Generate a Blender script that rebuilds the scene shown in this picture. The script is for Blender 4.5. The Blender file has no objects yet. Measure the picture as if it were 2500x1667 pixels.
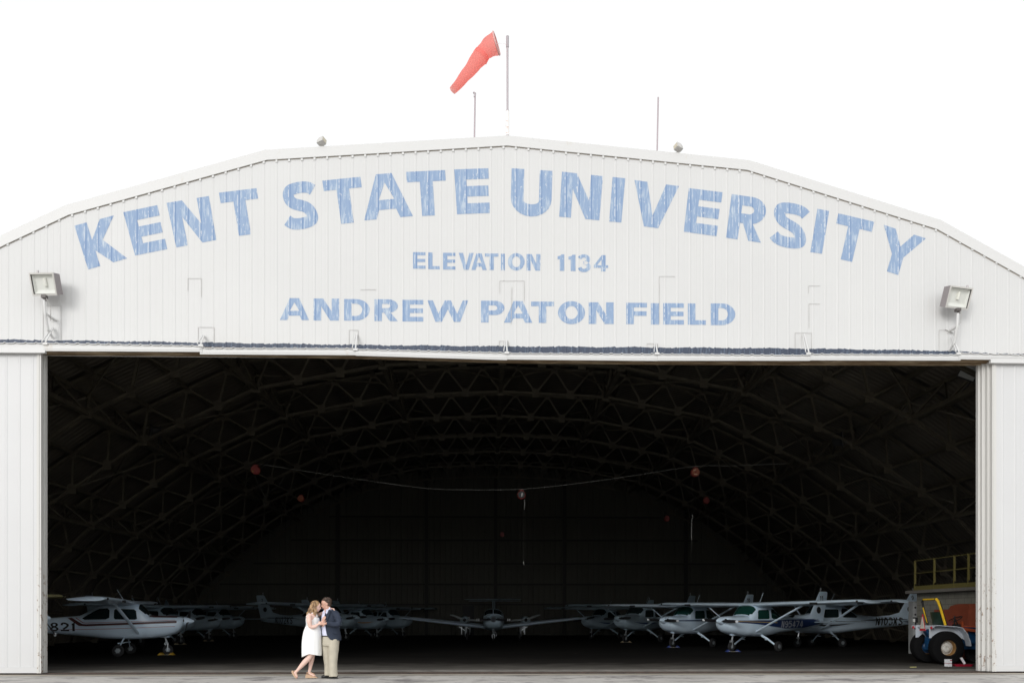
import bpy, bmesh, math, random
from mathutils import Vector, Matrix, noise
from mathutils.geometry import delaunay_2d_cdt
PI = math.pi
R = math.radians
rnd = random.Random(7)
SC = bpy.context.scene
COL = SC.collection
# ---------------------------------------------------------------- camera
FPX, CX, HY, CAMZ = 2125.9, 1250.0, 1503.0, 1.406
YAW = R(1.5466)
cam_data = bpy.data.cameras.new("camera")
cam = bpy.data.objects.new("camera", cam_data)
COL.objects.link(cam)
cam.location = (0, 0, CAMZ)
cam.rotation_euler = (R(90), 0, -YAW)
cam_data.sensor_width = 36.0
cam_data.lens = 36.0 * FPX / 2500.0
cam_data.shift_y = (HY - 833.5) / 2500.0
cam_data.clip_end = 3000
SC.camera = cam
# ---------------------------------------------------------------- sky and sun (bright overcast day)
SUN_EL, SUN_AZ = R(20), R(200)
w = bpy.data.worlds.new("World")
SC.world = w
w.use_nodes = True
nt = w.node_tree
bg = nt.nodes["Background"]
sky = nt.nodes.new("ShaderNodeTexSky")
sky.sky_type = 'NISHITA'
sky.sun_disc = False
sky.sun_elevation = SUN_EL
sky.sun_rotation = SUN_AZ
sky.air_density = 1.0
sky.dust_density = 6.0
hsv = nt.nodes.new("ShaderNodeHueSaturation")
hsv.inputs["Saturation"].default_value = 0.0
mixn = nt.nodes.new("ShaderNodeMix"); mixn.data_type = 'RGBA'
mixn.inputs[0].default_value = 0.86
mixn.inputs[7].default_value = (11.4, 11.5, 11.6, 1)     # bright even cloud deck
nt.links.new(sky.outputs[0], hsv.inputs["Color"])
nt.links.new(hsv.outputs[0], mixn.inputs[6])
# broad sky glow added behind the camera to brighten the parked aircraft
geo = nt.nodes.new("ShaderNodeTexCoord"); vm = nt.nodes.new("ShaderNodeVectorMath"); vm.operation = 'DOT_PRODUCT'
gd = Vector((0.22, -1.0, 0.16)).normalized(); vm.inputs[1].default_value = gd
nt.links.new(geo.outputs["Generated"], vm.inputs[0])
mx0 = nt.nodes.new("ShaderNodeMath"); mx0.operation = 'MAXIMUM'; mx0.inputs[1].default_value = 0.0; nt.links.new(vm.outputs["Value"], mx0.inputs[0])
pw = nt.nodes.new("ShaderNodeMath"); pw.operation = 'POWER'; pw.inputs[1].default_value = 5.0; nt.links.new(mx0.outputs[0], pw.inputs[0])
gl = nt.nodes.new("ShaderNodeVectorMath"); gl.operation = 'SCALE'; gl.inputs[0].default_value = (9.0, 9.2, 9.5); nt.links.new(pw.outputs[0], gl.inputs[3])
gadd = nt.nodes.new("ShaderNodeVectorMath"); gadd.operation = 'ADD'
nt.links.new(mixn.outputs[2], gadd.inputs[0]); nt.links.new(gl.outputs[0], gadd.inputs[1])
nt.links.new(gadd.outputs[0], bg.inputs[0])
bg.inputs[1].default_value = 0.10
sun_d = bpy.data.lights.new("sun", 'SUN')
sun_d.energy = 1.3
sun_d.angle = R(22)
sun_d.color = (1.0, 0.97, 0.93)
sun = bpy.data.objects.new("sun", sun_d)
COL.objects.link(sun)
# sun stands behind the camera, a little to the left
sdir = Vector((-0.55, -1.0, 0)).normalized() * math.cos(SUN_EL) + Vector((0, 0, math.sin(SUN_EL)))
sun.rotation_euler = sdir.to_track_quat('Z', 'Y').to_euler()
sky.sun_rotation = math.atan2(sdir.x, sdir.y)
SC.view_settings.view_transform = 'Standard'
SC.view_settings.look = 'None'
SC.view_settings.exposure = 0.0
SC.view_settings.gamma = 1.0
SC.render.engine = 'CYCLES'

def at(px, py, Y):
    """world X, Z where the photo's pixel (2500 px wide) meets the upright plane at depth Y"""
    u = (px - CX) / FPX
    s, c = math.sin(YAW), math.cos(YAW)
    t = Y / (c - u * s)
    return t * (s + u * c), CAMZ + t * (HY - py) / FPX

# ---------------------------------------------------------------- materials
MATS = {}
def mat(name, col, rough=0.6, metal=0.0, spec=0.5, noise_amt=0.0, noise_scale=3.0, col2=None,
        stretch=(1, 1, 1), bump=0.0, bump_scale=40.0, thresh=None, detail=4.0, coat=0.0, sss=0.0):
    if name in MATS: return MATS[name]
    m = bpy.data.materials.new(name); m.use_nodes = True
    n = m.node_tree; b = n.nodes["Principled BSDF"]
    b.inputs["Base Color"].default_value = (*col, 1)
    b.inputs["Roughness"].default_value = rough
    b.inputs["Metallic"].default_value = metal
    b.inputs["Specular IOR Level"].default_value = spec
    if coat: b.inputs["Coat Weight"].default_value = coat
    if sss:
        b.inputs["Subsurface Weight"].default_value = sss
        b.inputs["Subsurface Radius"].default_value = (0.012, 0.004, 0.002)
    if noise_amt or col2:
        tc = n.nodes.new("ShaderNodeTexCoord"); mp = n.nodes.new("ShaderNodeMapping")
        mp.inputs["Scale"].default_value = stretch
        nz = n.nodes.new("ShaderNodeTexNoise"); nz.inputs["Scale"].default_value = noise_scale
        nz.inputs["Detail"].default_value = detail; nz.inputs["Roughness"].default_value = 0.6
        n.links.new(tc.outputs["Object"], mp.inputs[0]); n.links.new(mp.outputs[0], nz.inputs["Vector"])
        rp = n.nodes.new("ShaderNodeValToRGB")
        lo, hi = thresh if thresh else (0.3, 0.7)
        rp.color_ramp.elements[0].position = lo; rp.color_ramp.elements[1].position = hi
        c2 = col2 if col2 else tuple(c * (1 - noise_amt) for c in col)
        rp.color_ramp.elements[0].color = (*col, 1); rp.color_ramp.elements[1].color = (*c2, 1)
        n.links.new(nz.outputs[0], rp.inputs[0]); n.links.new(rp.outputs[0], b.inputs["Base Color"])
    if bump:
        tc2 = n.nodes.new("ShaderNodeTexCoord")
        nb = n.nodes.new("ShaderNodeTexNoise"); nb.inputs["Scale"].default_value = bump_scale
        bp = n.nodes.new("ShaderNodeBump"); bp.inputs["Strength"].default_value = bump
        bp.inputs["Distance"].default_value = 0.01
        n.links.new(tc2.outputs["Object"], nb.inputs["Vector"])
        n.links.new(nb.outputs[0], bp.inputs["Height"]); n.links.new(bp.outputs[0], b.inputs["Normal"])
    MATS[name] = m
    return m

def add_layer(m, col, scale, lo, hi, stretch=(1, 1, 1), detail=6.0, zmask=None):
    """lay a second noise-shaped stain of colour col over a material's base colour (optional band of object z)"""
    n = m.node_tree; b = n.nodes["Principled BSDF"]
    inp = b.inputs["Base Color"]
    tc = n.nodes.new("ShaderNodeTexCoord"); mp = n.nodes.new("ShaderNodeMapping")
    mp.inputs["Scale"].default_value = stretch
    nz = n.nodes.new("ShaderNodeTexNoise"); nz.inputs["Scale"].default_value = scale
    nz.inputs["Detail"].default_value = detail; nz.inputs["Roughness"].default_value = 0.65
    n.links.new(tc.outputs["Object"], mp.inputs[0]); n.links.new(mp.outputs[0], nz.inputs["Vector"])
    mr = n.nodes.new("ShaderNodeMapRange")
    mr.inputs[1].default_value = lo; mr.inputs[2].default_value = hi
    n.links.new(nz.outputs[0], mr.inputs[0])
    fac = mr.outputs[0]
    if zmask:
        sp = n.nodes.new("ShaderNodeSeparateXYZ"); n.links.new(tc.outputs["Object"], sp.inputs[0])
        m2 = n.nodes.new("ShaderNodeMapRange"); m2.inputs[1].default_value = zmask[0]; m2.inputs[2].default_value = zmask[1]
        n.links.new(sp.outputs[2], m2.inputs[0])
        mu = n.nodes.new("ShaderNodeMath"); mu.operation = 'MULTIPLY'
        n.links.new(fac, mu.inputs[0]); n.links.new(m2.outputs[0], mu.inputs[1]); fac = mu.outputs[0]
    mx = n.nodes.new("ShaderNodeMix"); mx.data_type = 'RGBA'
    if inp.is_linked:
        n.links.new(inp.links[0].from_socket, mx.inputs[6])
    else:
        mx.inputs[6].default_value = inp.default_value
    mx.inputs[7].default_value = (*col, 1)
    n.links.new(fac, mx.inputs[0]); n.links.new(mx.outputs[2], inp)
    return m

# ---------------------------------------------------------------- mesh building
class MB:
    def __init__(s): s.v = []; s.f = []
    def quadgrid(s, rows, close_u=False, close_v=False):
        """rows: list of equal-length point lists"""
        b0 = len(s.v); n = len(rows[0])
        for r in rows: s.v.extend([tuple(p) for p in r])
        m = len(rows)
        for i in range(m if close_v else m - 1):
            for j in range(n if close_u else n - 1):
                a = b0 + i * n + j; b = b0 + i * n + (j + 1) % n
                c = b0 + ((i + 1) % m) * n + (j + 1) % n; d = b0 + ((i + 1) % m) * n + j
                s.f.append((a, b, c, d))
        return b0
    def loft(s, rings, cap=True):
        b0 = s.quadgrid(rings, close_u=True); n = len(rings[0])
        if cap:
            s.f.append(tuple(b0 + i for i in range(n))[::-1])
            l = b0 + (len(rings) - 1) * n
            s.f.append(tuple(l + i for i in range(n)))
    def box(s, x0, x1, y0, y1, z0, z1):
        b = len(s.v)
        s.v += [(x0, y0, z0), (x1, y0, z0), (x1, y1, z0), (x0, y1, z0), (x0, y0, z1), (x1, y0, z1), (x1, y1, z1), (x0, y1, z1)]
        for f in ((0, 3, 2, 1), (4, 5, 6, 7), (0, 1, 5, 4), (1, 2, 6, 5), (2, 3, 7, 6), (3, 0, 4, 7)):
            s.f.append(tuple(b + i for i in f))
    def bar(s, p0, p1, wd, ht=None, up=(0, 0, 1)):
        """rectangular bar between two points"""
        ht = ht or wd
        p0 = Vector(p0); p1 = Vector(p1); d = (p1 - p0).normalized(); u = Vector(up)
        if abs(d.dot(u)) > 0.98: u = Vector((0, 1, 0)) if abs(d.y) < 0.9 else Vector((1, 0, 0))
        r = d.cross(u).normalized(); u = r.cross(d).normalized()
        b = len(s.v)
        for p in (p0, p1):
            for a, c in ((-1, -1), (1, -1), (1, 1), (-1, 1)):
                s.v.append(tuple(p + r * a * wd / 2 + u * c * ht / 2))
        for f in ((0, 1, 2, 3), (7, 6, 5, 4), (0, 4, 5, 1), (1, 5, 6, 2), (2, 6, 7, 3), (3, 7, 4, 0)):
            s.f.append(tuple(b + i for i in f))
    def tube(s, pts, rad, n=8, cap=True, squash=1.0, up=(0, 0, 1)):
        pts = [Vector(p) for p in pts]
        rr = rad if isinstance(rad, (list, tuple)) else [rad] * len(pts)
        rings = []; prev = None
        for i, p in enumerate(pts):
            if i == 0: d = pts[1] - p
            elif i == len(pts) - 1: d = p - pts[-2]
            else: d = (pts[i + 1] - p).normalized() + (p - pts[i - 1]).normalized()
            d.normalize()
            if prev is None:
                u = Vector(up)
                if abs(d.dot(u)) > 0.95: u = Vector((0, 1, 0)) if abs(d.y) < 0.9 else Vector((1, 0, 0))
                r = d.cross(u).normalized()
            else:
                r = (prev - d * prev.dot(d)).normalized()
            prev = r; q = d.cross(r)
            rings.append([p + r * rr[i] * math.cos(2 * PI * k / n) + q * rr[i] * squash * math.sin(2 * PI * k / n) for k in range(n)])
        s.loft(rings, cap)
    def ell(s, c, r, n=14, m=10, mtx=None):
        c = Vector(c); rings = []
        for i in range(1, m):
            th = PI * i / m
            ring = []
            for k in range(n):
                p = Vector((r[0] * math.sin(th) * math.cos(2 * PI * k / n), r[1] * math.sin(th) * math.sin(2 * PI * k / n), -r[2] * math.cos(th)))
                if mtx: p = mtx @ p
                ring.append(c + p)
            rings.append(ring)
        b0 = len(s.v); s.quadgrid(rings, close_u=True)
        lo = Vector((0, 0, -r[2])); hi = Vector((0, 0, r[2]))
        if mtx: lo = mtx @ lo; hi = mtx @ hi
        s.v += [tuple(c + lo), tuple(c + hi)]; a = len(s.v) - 2; b = a + 1; l = b0 + (m - 2) * n
        for k in range(n):
            s.f.append((a, b0 + (k + 1) % n, b0 + k)); s.f.append((b, l + k, l + (k + 1) % n))
    def lathe(s, prof, c=(0, 0, 0), axis='Y', n=24, cap=True):
        """prof: (offset along axis, radius)"""
        rings = []
        for o, r in prof:
            ring = []
            for k in range(n):
                a = 2 * PI * k / n; p, q = r * math.cos(a), r * math.sin(a)
                if axis == 'Y': v = (c[0] + p, c[1] + o, c[2] + q)
                elif axis == 'X': v = (c[0] + o, c[1] + p, c[2] + q)
                else: v = (c[0] + p, c[1] + q, c[2] + o)
                ring.append(v)
            rings.append(ring)
        s.loft(rings, cap)
    def prism(s, poly, y0, y1, axis='Y'):
        """poly (a,b) extruded; axis Y: (x,z); axis X: (y,z); axis Z: (x,y)"""
        b = len(s.v); n = len(poly)
        for o in (y0, y1):
            for p in poly:
                s.v.append((p[0], o, p[1]) if axis == 'Y' else ((o, p[0], p[1]) if axis == 'X' else (p[0], p[1], o)))
        s.f.append(tuple(b + i for i in range(n))); s.f.append(tuple(b + n + i for i in range(n))[::-1])
        for i in range(n):
            j = (i + 1) % n; s.f.append((b + i, b + n + i, b + n + j, b + j))
    def data(s, name, smooth=False, mtx=None, fix=True):
        me = bpy.data.meshes.new(name)
        me.from_pydata([tuple(v) for v in s.v], [], s.f)
        if fix:
            bm = bmesh.new(); bm.from_mesh(me); bmesh.ops.recalc_face_normals(bm, faces=bm.faces); bm.to_mesh(me); bm.free()
        if mtx: me.transform(mtx)
        if smooth:
            me.polygons.foreach_set("use_smooth", [True] * len(me.polygons))
            try: me.set_sharp_from_angle(angle=R(35))
            except Exception: pass
        me.update()
        return me
    def build(s, name, m, parent=None, smooth=False, label=None, fix=True):
        me = s.data(name, smooth, fix=fix)
        if m: me.materials.append(m)
        o = bpy.data.objects.new(name, me); COL.objects.link(o)
        if parent: o.parent = parent
        if label: o["label"] = label
        return o

def thing(name, label, cat, loc=(0, 0, 0), rz=0.0, group=None):
    o = bpy.data.objects.new(name, None); COL.objects.link(o)
    o.location = loc; o.rotation_euler = (0, 0, rz); o.empty_display_size = 0.3
    return tag(o, label, cat, group)
def tag(o, label, cat, group=None):
    o["label"] = label; o["category"] = cat
    if group: o["group"] = group
    return o
def kind(o, k): o["kind"] = k; return o
def copy_tree(o, parent=None):
    c = o.copy(); COL.objects.link(c); c.parent = parent
    for ch in [x for x in CH.get(o.name, [])] if False else list(o.children): copy_tree(ch, c)
    return c

# ---------------------------------------------------------------- glyph outlines (unit box, y down): list of loops
def _arc(cx, cy, rx, ry, a0, a1, n=12):
    return [(cx + rx * math.cos(R(a0 + (a1 - a0) * i / n)), cy + ry * math.sin(R(a0 + (a1 - a0) * i / n))) for i in range(n + 1)]
def _cat(pts, n=8):
    out = []; P = [pts[0]] + pts + [pts[-1]]
    for i in range(1, len(P) - 2):
        p0, p1, p2, p3 = P[i - 1], P[i], P[i + 1], P[i + 2]
        for k in range(n):
            t = k / n
            out.append(tuple(0.5 * ((2 * p1[d]) + (-p0[d] + p2[d]) * t + (2 * p0[d] - 5 * p1[d] + 4 * p2[d] - p3[d]) * t * t + (-p0[d] + 3 * p1[d] - 3 * p2[d] + p3[d]) * t ** 3) for d in (0, 1)))
    out.append(pts[-1]); return out
def _stroke(pts, tx, ty):
    L, Rr = [], []
    for i, p in enumerate(pts):
        a = pts[max(0, i - 1)]; b = pts[min(len(pts) - 1, i + 1)]
        dx, dy = (b[0] - a[0]) / tx, (b[1] - a[1]) / ty; l = math.hypot(dx, dy) or 1
        nx, ny = -dy / l * tx / 2, dx / l * ty / 2
        L.append((p[0] + nx, p[1] + ny)); Rr.append((p[0] - nx, p[1] - ny))
    return L + Rr[::-1]
def glyph(ch, tw=0.3, th=0.24):
    t, h = tw, th
    if ch == 'K': return [[(0, 0), (t, 0), (t, .40), (1 - t * 1.15, 0), (1, 0), (.56, .46), (1, 1), (1 - t * 1.15, 1), (t, .64), (t, 1), (0, 1)]]
    if ch == 'E': return [[(0, 0), (1, 0), (1, h), (t, h), (t, .5 - h / 2), (.98, .5 - h / 2), (.98, .5 + h / 2), (t, .5 + h / 2), (t, 1 - h), (1, 1 - h), (1, 1), (0, 1)]]
    if ch == 'F': return [[(0, 0), (1, 0), (1, h), (t, h), (t, .5 - h / 2), (.98, .5 - h / 2), (.98, .5 + h / 2), (t, .5 + h / 2), (t, 1), (0, 1)]]
    if ch == 'L': return [[(0, 0), (t, 0), (t, 1 - h), (1, 1 - h), (1, 1), (0, 1)]]
    if ch == 'N': return [[(0, 0), (t * 1.25, 0), (1 - t, .58), (1 - t, 0), (1, 0), (1, 1), (1 - t * 1.2, 1), (t, .36), (t, 1), (0, 1)]]
    if ch == 'T': return [[(0, 0), (1, 0), (1, h), (.5 + t / 2, h), (.5 + t / 2, 1), (.5 - t / 2, 1), (.5 - t / 2, h), (0, h)]]
    if ch == 'I': return [[(0, 0), (1, 0), (1, 1), (0, 1)]]
    if ch == 'V': return [[(0, 0), (t, 0), (.5, .74), (1 - t, 0), (1, 0), (.5 + t * .55, 1), (.5 - t * .55, 1)]]
    if ch == 'A':
        return [[(.5 - t * .62, 0), (.5 + t * .62, 0), (1, 1), (1 - t, 1), (1 - t * 1.25, .80), (t * 1.25, .80), (t, 1), (0, 1)],
                [(.5, .20), (.5 - .5 * (.42) * (1 - t * .9), .58), (.5 + .5 * .42 * (1 - t * .9), .58)]]
    if ch == 'Y': return [[(0, 0), (t * 1.05, 0), (.5, .36), (1 - t * 1.05, 0), (1, 0), (.5 + t / 2, .58), (.5 + t / 2, 1), (.5 - t / 2, 1), (.5 - t / 2, .58)]]
    if ch == 'W':
        q = t * .72
        return [[(0, 0), (q, 0), (.27, .62), (.5 - q * .55, 0), (.5 + q * .55, 0), (.73, .62), (1 - q, 0), (1, 0), (.73 + q * .55, 1), (.73 - q * .6, 1), (.5, .42), (.27 + q * .6, 1), (.27 - q * .55, 1)]]
    if ch == 'U':
        return [[(0, 0)] + [(t, 0)] + _arc(.5, .66, .5 - t, .34 - h, 180, 0) + [(1 - t, 0), (1, 0)] + _arc(.5, .62, .5, .38, 0, 180)]
    if ch in 'O0': return [_arc(.5, .5, .5, .5, 0, 352, 26), _arc(.5, .5, .5 - t, .5 - h, 0, 345, 22)]
    if ch == 'D':
        return [[(0, 0), (.45, 0)] + _arc(.45, .5, .55, .5, -90, 90) + [(0, 1)],
                [(t, h), (.45, h)] + _arc(.45, .5, .55 - t, .5 - h, -90, 90) + [(t, 1 - h)]]
    if ch == 'P':
        return [[(0, 0), (.6, 0)] + _arc(.6, .33, .4, .33, -90, 90) + [(t, .66), (t, 1), (0, 1)],
                [(t, h), (.58, h)] + _arc(.58, .33, .40 - t * .9, .33 - h, -90, 90, 8) + [(t, .66 - h)]]
    if ch == 'R':
        return [[(0, 0), (.58, 0)] + _arc(.58, .31, .42, .31, -90, 75) + [(1, 1), (1 - t * 1.1, 1), (.42, .62), (t, .62), (t, 1), (0, 1)],
                [(t, h), (.55, h)] + _arc(.55, .31, .42 - t * .9, .31 - h, -90, 90, 8) + [(t, .62 - h)]]
    if ch == 'S':
        c = _cat([(.94, .20), (.80, .135), (.52, h / 2), (.22, .17), (t / 2, .31), (.30, .44), (.68, .55), (1 - t / 2, .70), (.80, .83), (.48, 1 - h / 2), (.20, .86), (.05, .78)])
        return [_stroke(c, t, h)]
    if ch == '1': return [[(.15, .12), (.5, .08), (.6, 0), (.95, 0), (.95, 1), (.95 - t * 1.3, 1), (.95 - t * 1.3, .3), (.15, .3)]]
    if ch == '3':
        c = _cat([(t * .4, .22), (.3, h * .55), (.6, h * .5), (1 - t * .62, .27), (.62, .47), (.45, .485)])
        d = _cat([(.45, .485), (.66, .5), (1 - t / 2, .72), (.62, 1 - h / 2), (.3, 1 - h / 2), (t * .4, .76)])
        return [_stroke(c + d[1:], t, h)]
    if ch == '2':
        c = _cat([(t * .5, .30), (.2, h * .6), (.5, h * .5), (1 - t * .6, .26), (.72, .50), (.3, .78)])
        s_ = _stroke(c, t, h)
        n2 = len(s_) // 2
        return [s_[:n2] + [(0, .86), (0, 1), (1, 1), (1, 1 - h), (.42, 1 - h)] + s_[n2 + 1:]] if False else [s_, [(0, 1 - h), (1, 1 - h), (1, 1), (0, 1)]]
    if ch == '4': return [[(.55, 0), (.82, 0), (.82, .62), (1, .62), (1, .78), (.82, .78), (.82, 1), (.82 - t * 1.1, 1), (.82 - t * 1.1, .78), (0, .78), (0, .62)],
                          [(.53, .28), (.22, .62), (.53, .62)]]
    if ch == '5':
        c = _cat([(t * .3, .42), (.35, .40), (.7, .42), (1 - t / 2, .68), (.65, 1 - h / 2), (.3, 1 - h / 2), (t * .35, .84)])
        return [[(.05, 0), (.95, 0), (.95, h * .9), (.05, h * .9)], [(.05, h * .9), (.05 + t, h * .9), (.05 + t, .46), (.0, .46)], _stroke(c, t, h)]
    if ch == '7': return [[(0, 0), (1, 0), (1, h), (.5, 1), (.5 - t, 1), (1 - t * 1.3, h), (0, h)]]
    if ch == '8':
        return [_arc(.5, .26, .44, .26, 0, 350, 20), _arc(.5, .26, .44 - t, .26 - h * .75, 0, 340, 14),
                _arc(.5, .73, .5, .27, 0, 350, 20), _arc(.5, .73, .5 - t, .27 - h * .75, 0, 340, 14)]
    if ch == '9':
        c = _cat([(.95, .35), (.9, .7), (.6, 1 - h / 2), (.2, .88)])
        return [_arc(.5, .32, .5, .32, 0, 350, 20), _arc(.5, .32, .5 - t, .32 - h * .8, 0, 340, 14), _stroke(c, t, h)]
    if ch == '6':
        c = _cat([(.05, .62), (.1, .3), (.4, h / 2), (.8, .14)])
        return [_arc(.5, .68, .5, .32, 0, 350, 20), _arc(.5, .68, .5 - t, .32 - h * .8, 0, 340, 14), _stroke(c, t, h)]
    return []
HOLES = {'O', '0', 'D', 'P', 'R', 'A', '4', '8', '9', '6'}

def _inside(p, loop):
    c = False; n = len(loop); x, y = p
    for i in range(n):
        x1, y1 = loop[i]; x2, y2 = loop[(i + 1) % n]
        if (y1 > y) != (y2 > y) and x < (x2 - x1) * (y - y1) / (y2 - y1) + x1: c = not c
    return c
def fill(loops, solid, holes):
    """triangles covering union(solid) minus holes"""
    vs, es = [], []
    for lp in loops:
        b = len(vs); vs += [Vector(p) for p in lp]
        es += [(b + i, b + (i + 1) % len(lp)) for i in range(len(lp))]
    ov, oe, of, _, _, _ = delaunay_2d_cdt(vs, es, [], 0, 1e-7)
    tris = []
    for f in of:
        cx = sum(ov[i].x for i in f) / len(f); cy = sum(ov[i].y for i in f) / len(f)
        if any(_inside((cx, cy), s) for s in solid) and not any(_inside((cx, cy), h) for h in holes):
            tris.append(tuple(f))
    return [tuple(v) for v in ov], tris
def glyph_fill(ch, place, tw, th):
    """place maps unit (u,v) to plane coords"""
    g = glyph(ch, tw, th)
    loops = [[place(p) for p in lp] for lp in g]
    if ch in HOLES:
        if ch == '8': sol, hol = [loops[0], loops[2]], [loops[1], loops[3]]
        elif ch in '96': sol, hol = [loops[0], loops[2]], [loops[1]]
        else: sol, hol = loops[:1], loops[1:]
    else: sol, hol = loops, []
    return fill(loops, sol, hol)
def decal_mesh(parts, mapf, cuts_x=(), cuts_y=(), thick=0.0):
    """parts: list of (verts2d, tris). bisect at cuts, map to 3d"""
    bm = bmesh.new()
    for vs, ts in parts:
        bv = [bm.verts.new((v[0], v[1], 0)) for v in vs]
        for t in ts:
            try: bm.faces.new([bv[i] for i in t])
            except ValueError: pass
    xs = [v.co.x for v in bm.verts]; ys = [v.co.y for v in bm.verts]
    if not xs: bm.free(); return None
    for x in cuts_x:
        if min(xs) < x < max(xs):
            bmesh.ops.bisect_plane(bm, geom=bm.verts[:] + bm.edges[:] + bm.faces[:], dist=1e-6, plane_co=(x, 0, 0), plane_no=(1, 0, 0))
    for y in cuts_y:
        if min(ys) < y < max(ys):
            bmesh.ops.bisect_plane(bm, geom=bm.verts[:] + bm.edges[:] + bm.faces[:], dist=1e-6, plane_co=(0, y, 0), plane_no=(0, 1, 0))
    for v in bm.verts: v.co = Vector(mapf(v.co.x, v.co.y))
    me = bpy.data.meshes.new("marking"); bm.to_mesh(me); bm.free()
    return me
def mesh_obj(name, me, m, parent=None, label=None, smooth=False):
    me.name = name; me.materials.append(m)
    if smooth: me.polygons.foreach_set("use_smooth", [True] * len(me.polygons))
    o = bpy.data.objects.new(name, me); COL.objects.link(o)
    if parent: o.parent = parent
    if label: o["label"] = label
    return o
# ================================================================ THE HANGAR
YW = 21.47                        # front wall plane
XC = 0.52                         # ridge line
WHITE = mat("white_painted_steel", (.575, .576, .57), .55, noise_amt=.03, noise_scale=.5)
add_layer(WHITE, (.545, .538, .522), 2.5, .60, .85, (3, 3, .25))
WHITE2 = mat("white_trim_paint", (.59, .59, .582), .5)
add_layer(WHITE2, (.52, .47, .40), 3.0, .64, .80, (1, 1, .5))
WHITED = mat("white_door_paint", (.575, .577, .578), .5, noise_amt=.03, noise_scale=.6)
add_layer(WHITED, (.52, .51, .49), 3.0, .66, .80, (3, 3, .25))
RUSTED = mat("chipped_cream_paint", (.585, .578, .555), .6)
add_layer(RUSTED, (.20, .12, .07), 9.0, .58, .63, (1.5, 1.5, .8), zmask=(3.2, 1.2))
BROWN = mat("rusty_brown_soffit", (.16, .105, .055), .9, col2=(.45, .36, .24), noise_scale=2.2, stretch=(.6, 6, 6), thresh=(.42, .68))
NAVY = mat("navy_painted_band", (.035, .048, .080), .55, col2=(.14, .19, .26), noise_scale=6, stretch=(4, 4, .6), thresh=(.52, .80))
BLUE = mat("faded_blue_lettering", (.225, .315, .465), .6, col2=(.44, .51, .58), noise_scale=6.0, stretch=(3.2, 1, .50), thresh=(.50, .70), detail=9)
add_layer(BLUE, (.18, .27, .43), 3.0, .55, .75, (5, 1, .35))
GAPM = mat("brown_gap_shadow", (.40, .36, .31), .9)

# paint on the letters is darker along each rib and flaked off beside it
_n = BLUE.node_tree; _bb = _n.nodes["Principled BSDF"]; _inp = _bb.inputs["Base Color"]; _src = _inp.links[0].from_socket
_tc = _n.nodes.new("ShaderNodeTexCoord"); _sp = _n.nodes.new("ShaderNodeSeparateXYZ"); _n.links.new(_tc.outputs["Object"], _sp.inputs[0])
_m1 = _n.nodes.new("ShaderNodeMath"); _m1.operation = 'SUBTRACT'; _m1.inputs[1].default_value = .03 - 100 * .3085; _n.links.new(_sp.outputs[0], _m1.inputs[0])
_m2 = _n.nodes.new("ShaderNodeMath"); _m2.operation = 'DIVIDE'; _m2.inputs[1].default_value = .3085; _n.links.new(_m1.outputs[0], _m2.inputs[0])
_m3 = _n.nodes.new("ShaderNodeMath"); _m3.operation = 'FRACT'; _n.links.new(_m2.outputs[0], _m3.inputs[0])
def _band(lo, hi, soft):
    a_ = _n.nodes.new("ShaderNodeMath"); a_.operation = 'COMPARE'; a_.inputs[1].default_value = (lo + hi) / 2; a_.inputs[2].default_value = (hi - lo) / 2
    _n.links.new(_m3.outputs[0], a_.inputs[0]); return a_.outputs[0]
_mx = _n.nodes.new("ShaderNodeMix"); _mx.data_type = 'RGBA'; _n.links.new(_band(.125, .205, 0), _mx.inputs[0]); _n.links.new(_src, _mx.inputs[6]); _mx.inputs[7].default_value = (.16, .25, .42, 1)
_nz = _n.nodes.new("ShaderNodeTexNoise"); _nz.inputs["Scale"].default_value = 9; _nz.inputs["Detail"].default_value = 6; _n.links.new(_tc.outputs["Object"], _nz.inputs["Vector"])
_th = _n.nodes.new("ShaderNodeMath"); _th.operation = 'GREATER_THAN'; _th.inputs[1].default_value = .50; _n.links.new(_nz.outputs[0], _th.inputs[0])
_mu = _n.nodes.new("ShaderNodeMath"); _mu.operation = 'MULTIPLY'; _n.links.new(_th.outputs[0], _mu.inputs[0]); _n.links.new(_band(-.01, .055, 0), _mu.inputs[1])
_my = _n.nodes.new("ShaderNodeMix"); _my.data_type = 'RGBA'; _n.links.new(_mu.outputs[0], _my.inputs[0]); _n.links.new(_mx.outputs[2], _my.inputs[6]); _my.inputs[7].default_value = (.50, .54, .58, 1)
_n.links.new(_my.outputs[2], _inp)
add_layer(BLUE, (.54, .57, .60), 16.0, .63, .67, (1.6, 1, .8))
hang = thing("hangar", "huge white ribbed metal hangar with arched gable, blue lettering and open doorway", "hangar")
def lin(tab, x):
    if x <= tab[0][0]: return tab[0][1]
    for (a, za), (b, zb) in zip(tab, tab[1:]):
        if x <= b: return za + (zb - za) * (x - a) / (b - a)
    return tab[-1][1]
def pt(px, py, Y=YW): return at(px, py, Y)
ROOFPX = [(-60, 610), (0, 579), (160, 504), (648, 369), (1238, 334), (1828, 394), (2296, 540), (2500, 654), (2560, 690)]
ROOF = [pt(*p) for p in ROOFPX]
ROOF = [(-20.5, 3.4), (-17.0, 7.6)] + ROOF + [(18.2, 7.2), (21.4, 3.4)]
def roofz(x): return lin(ROOF, x)
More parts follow.
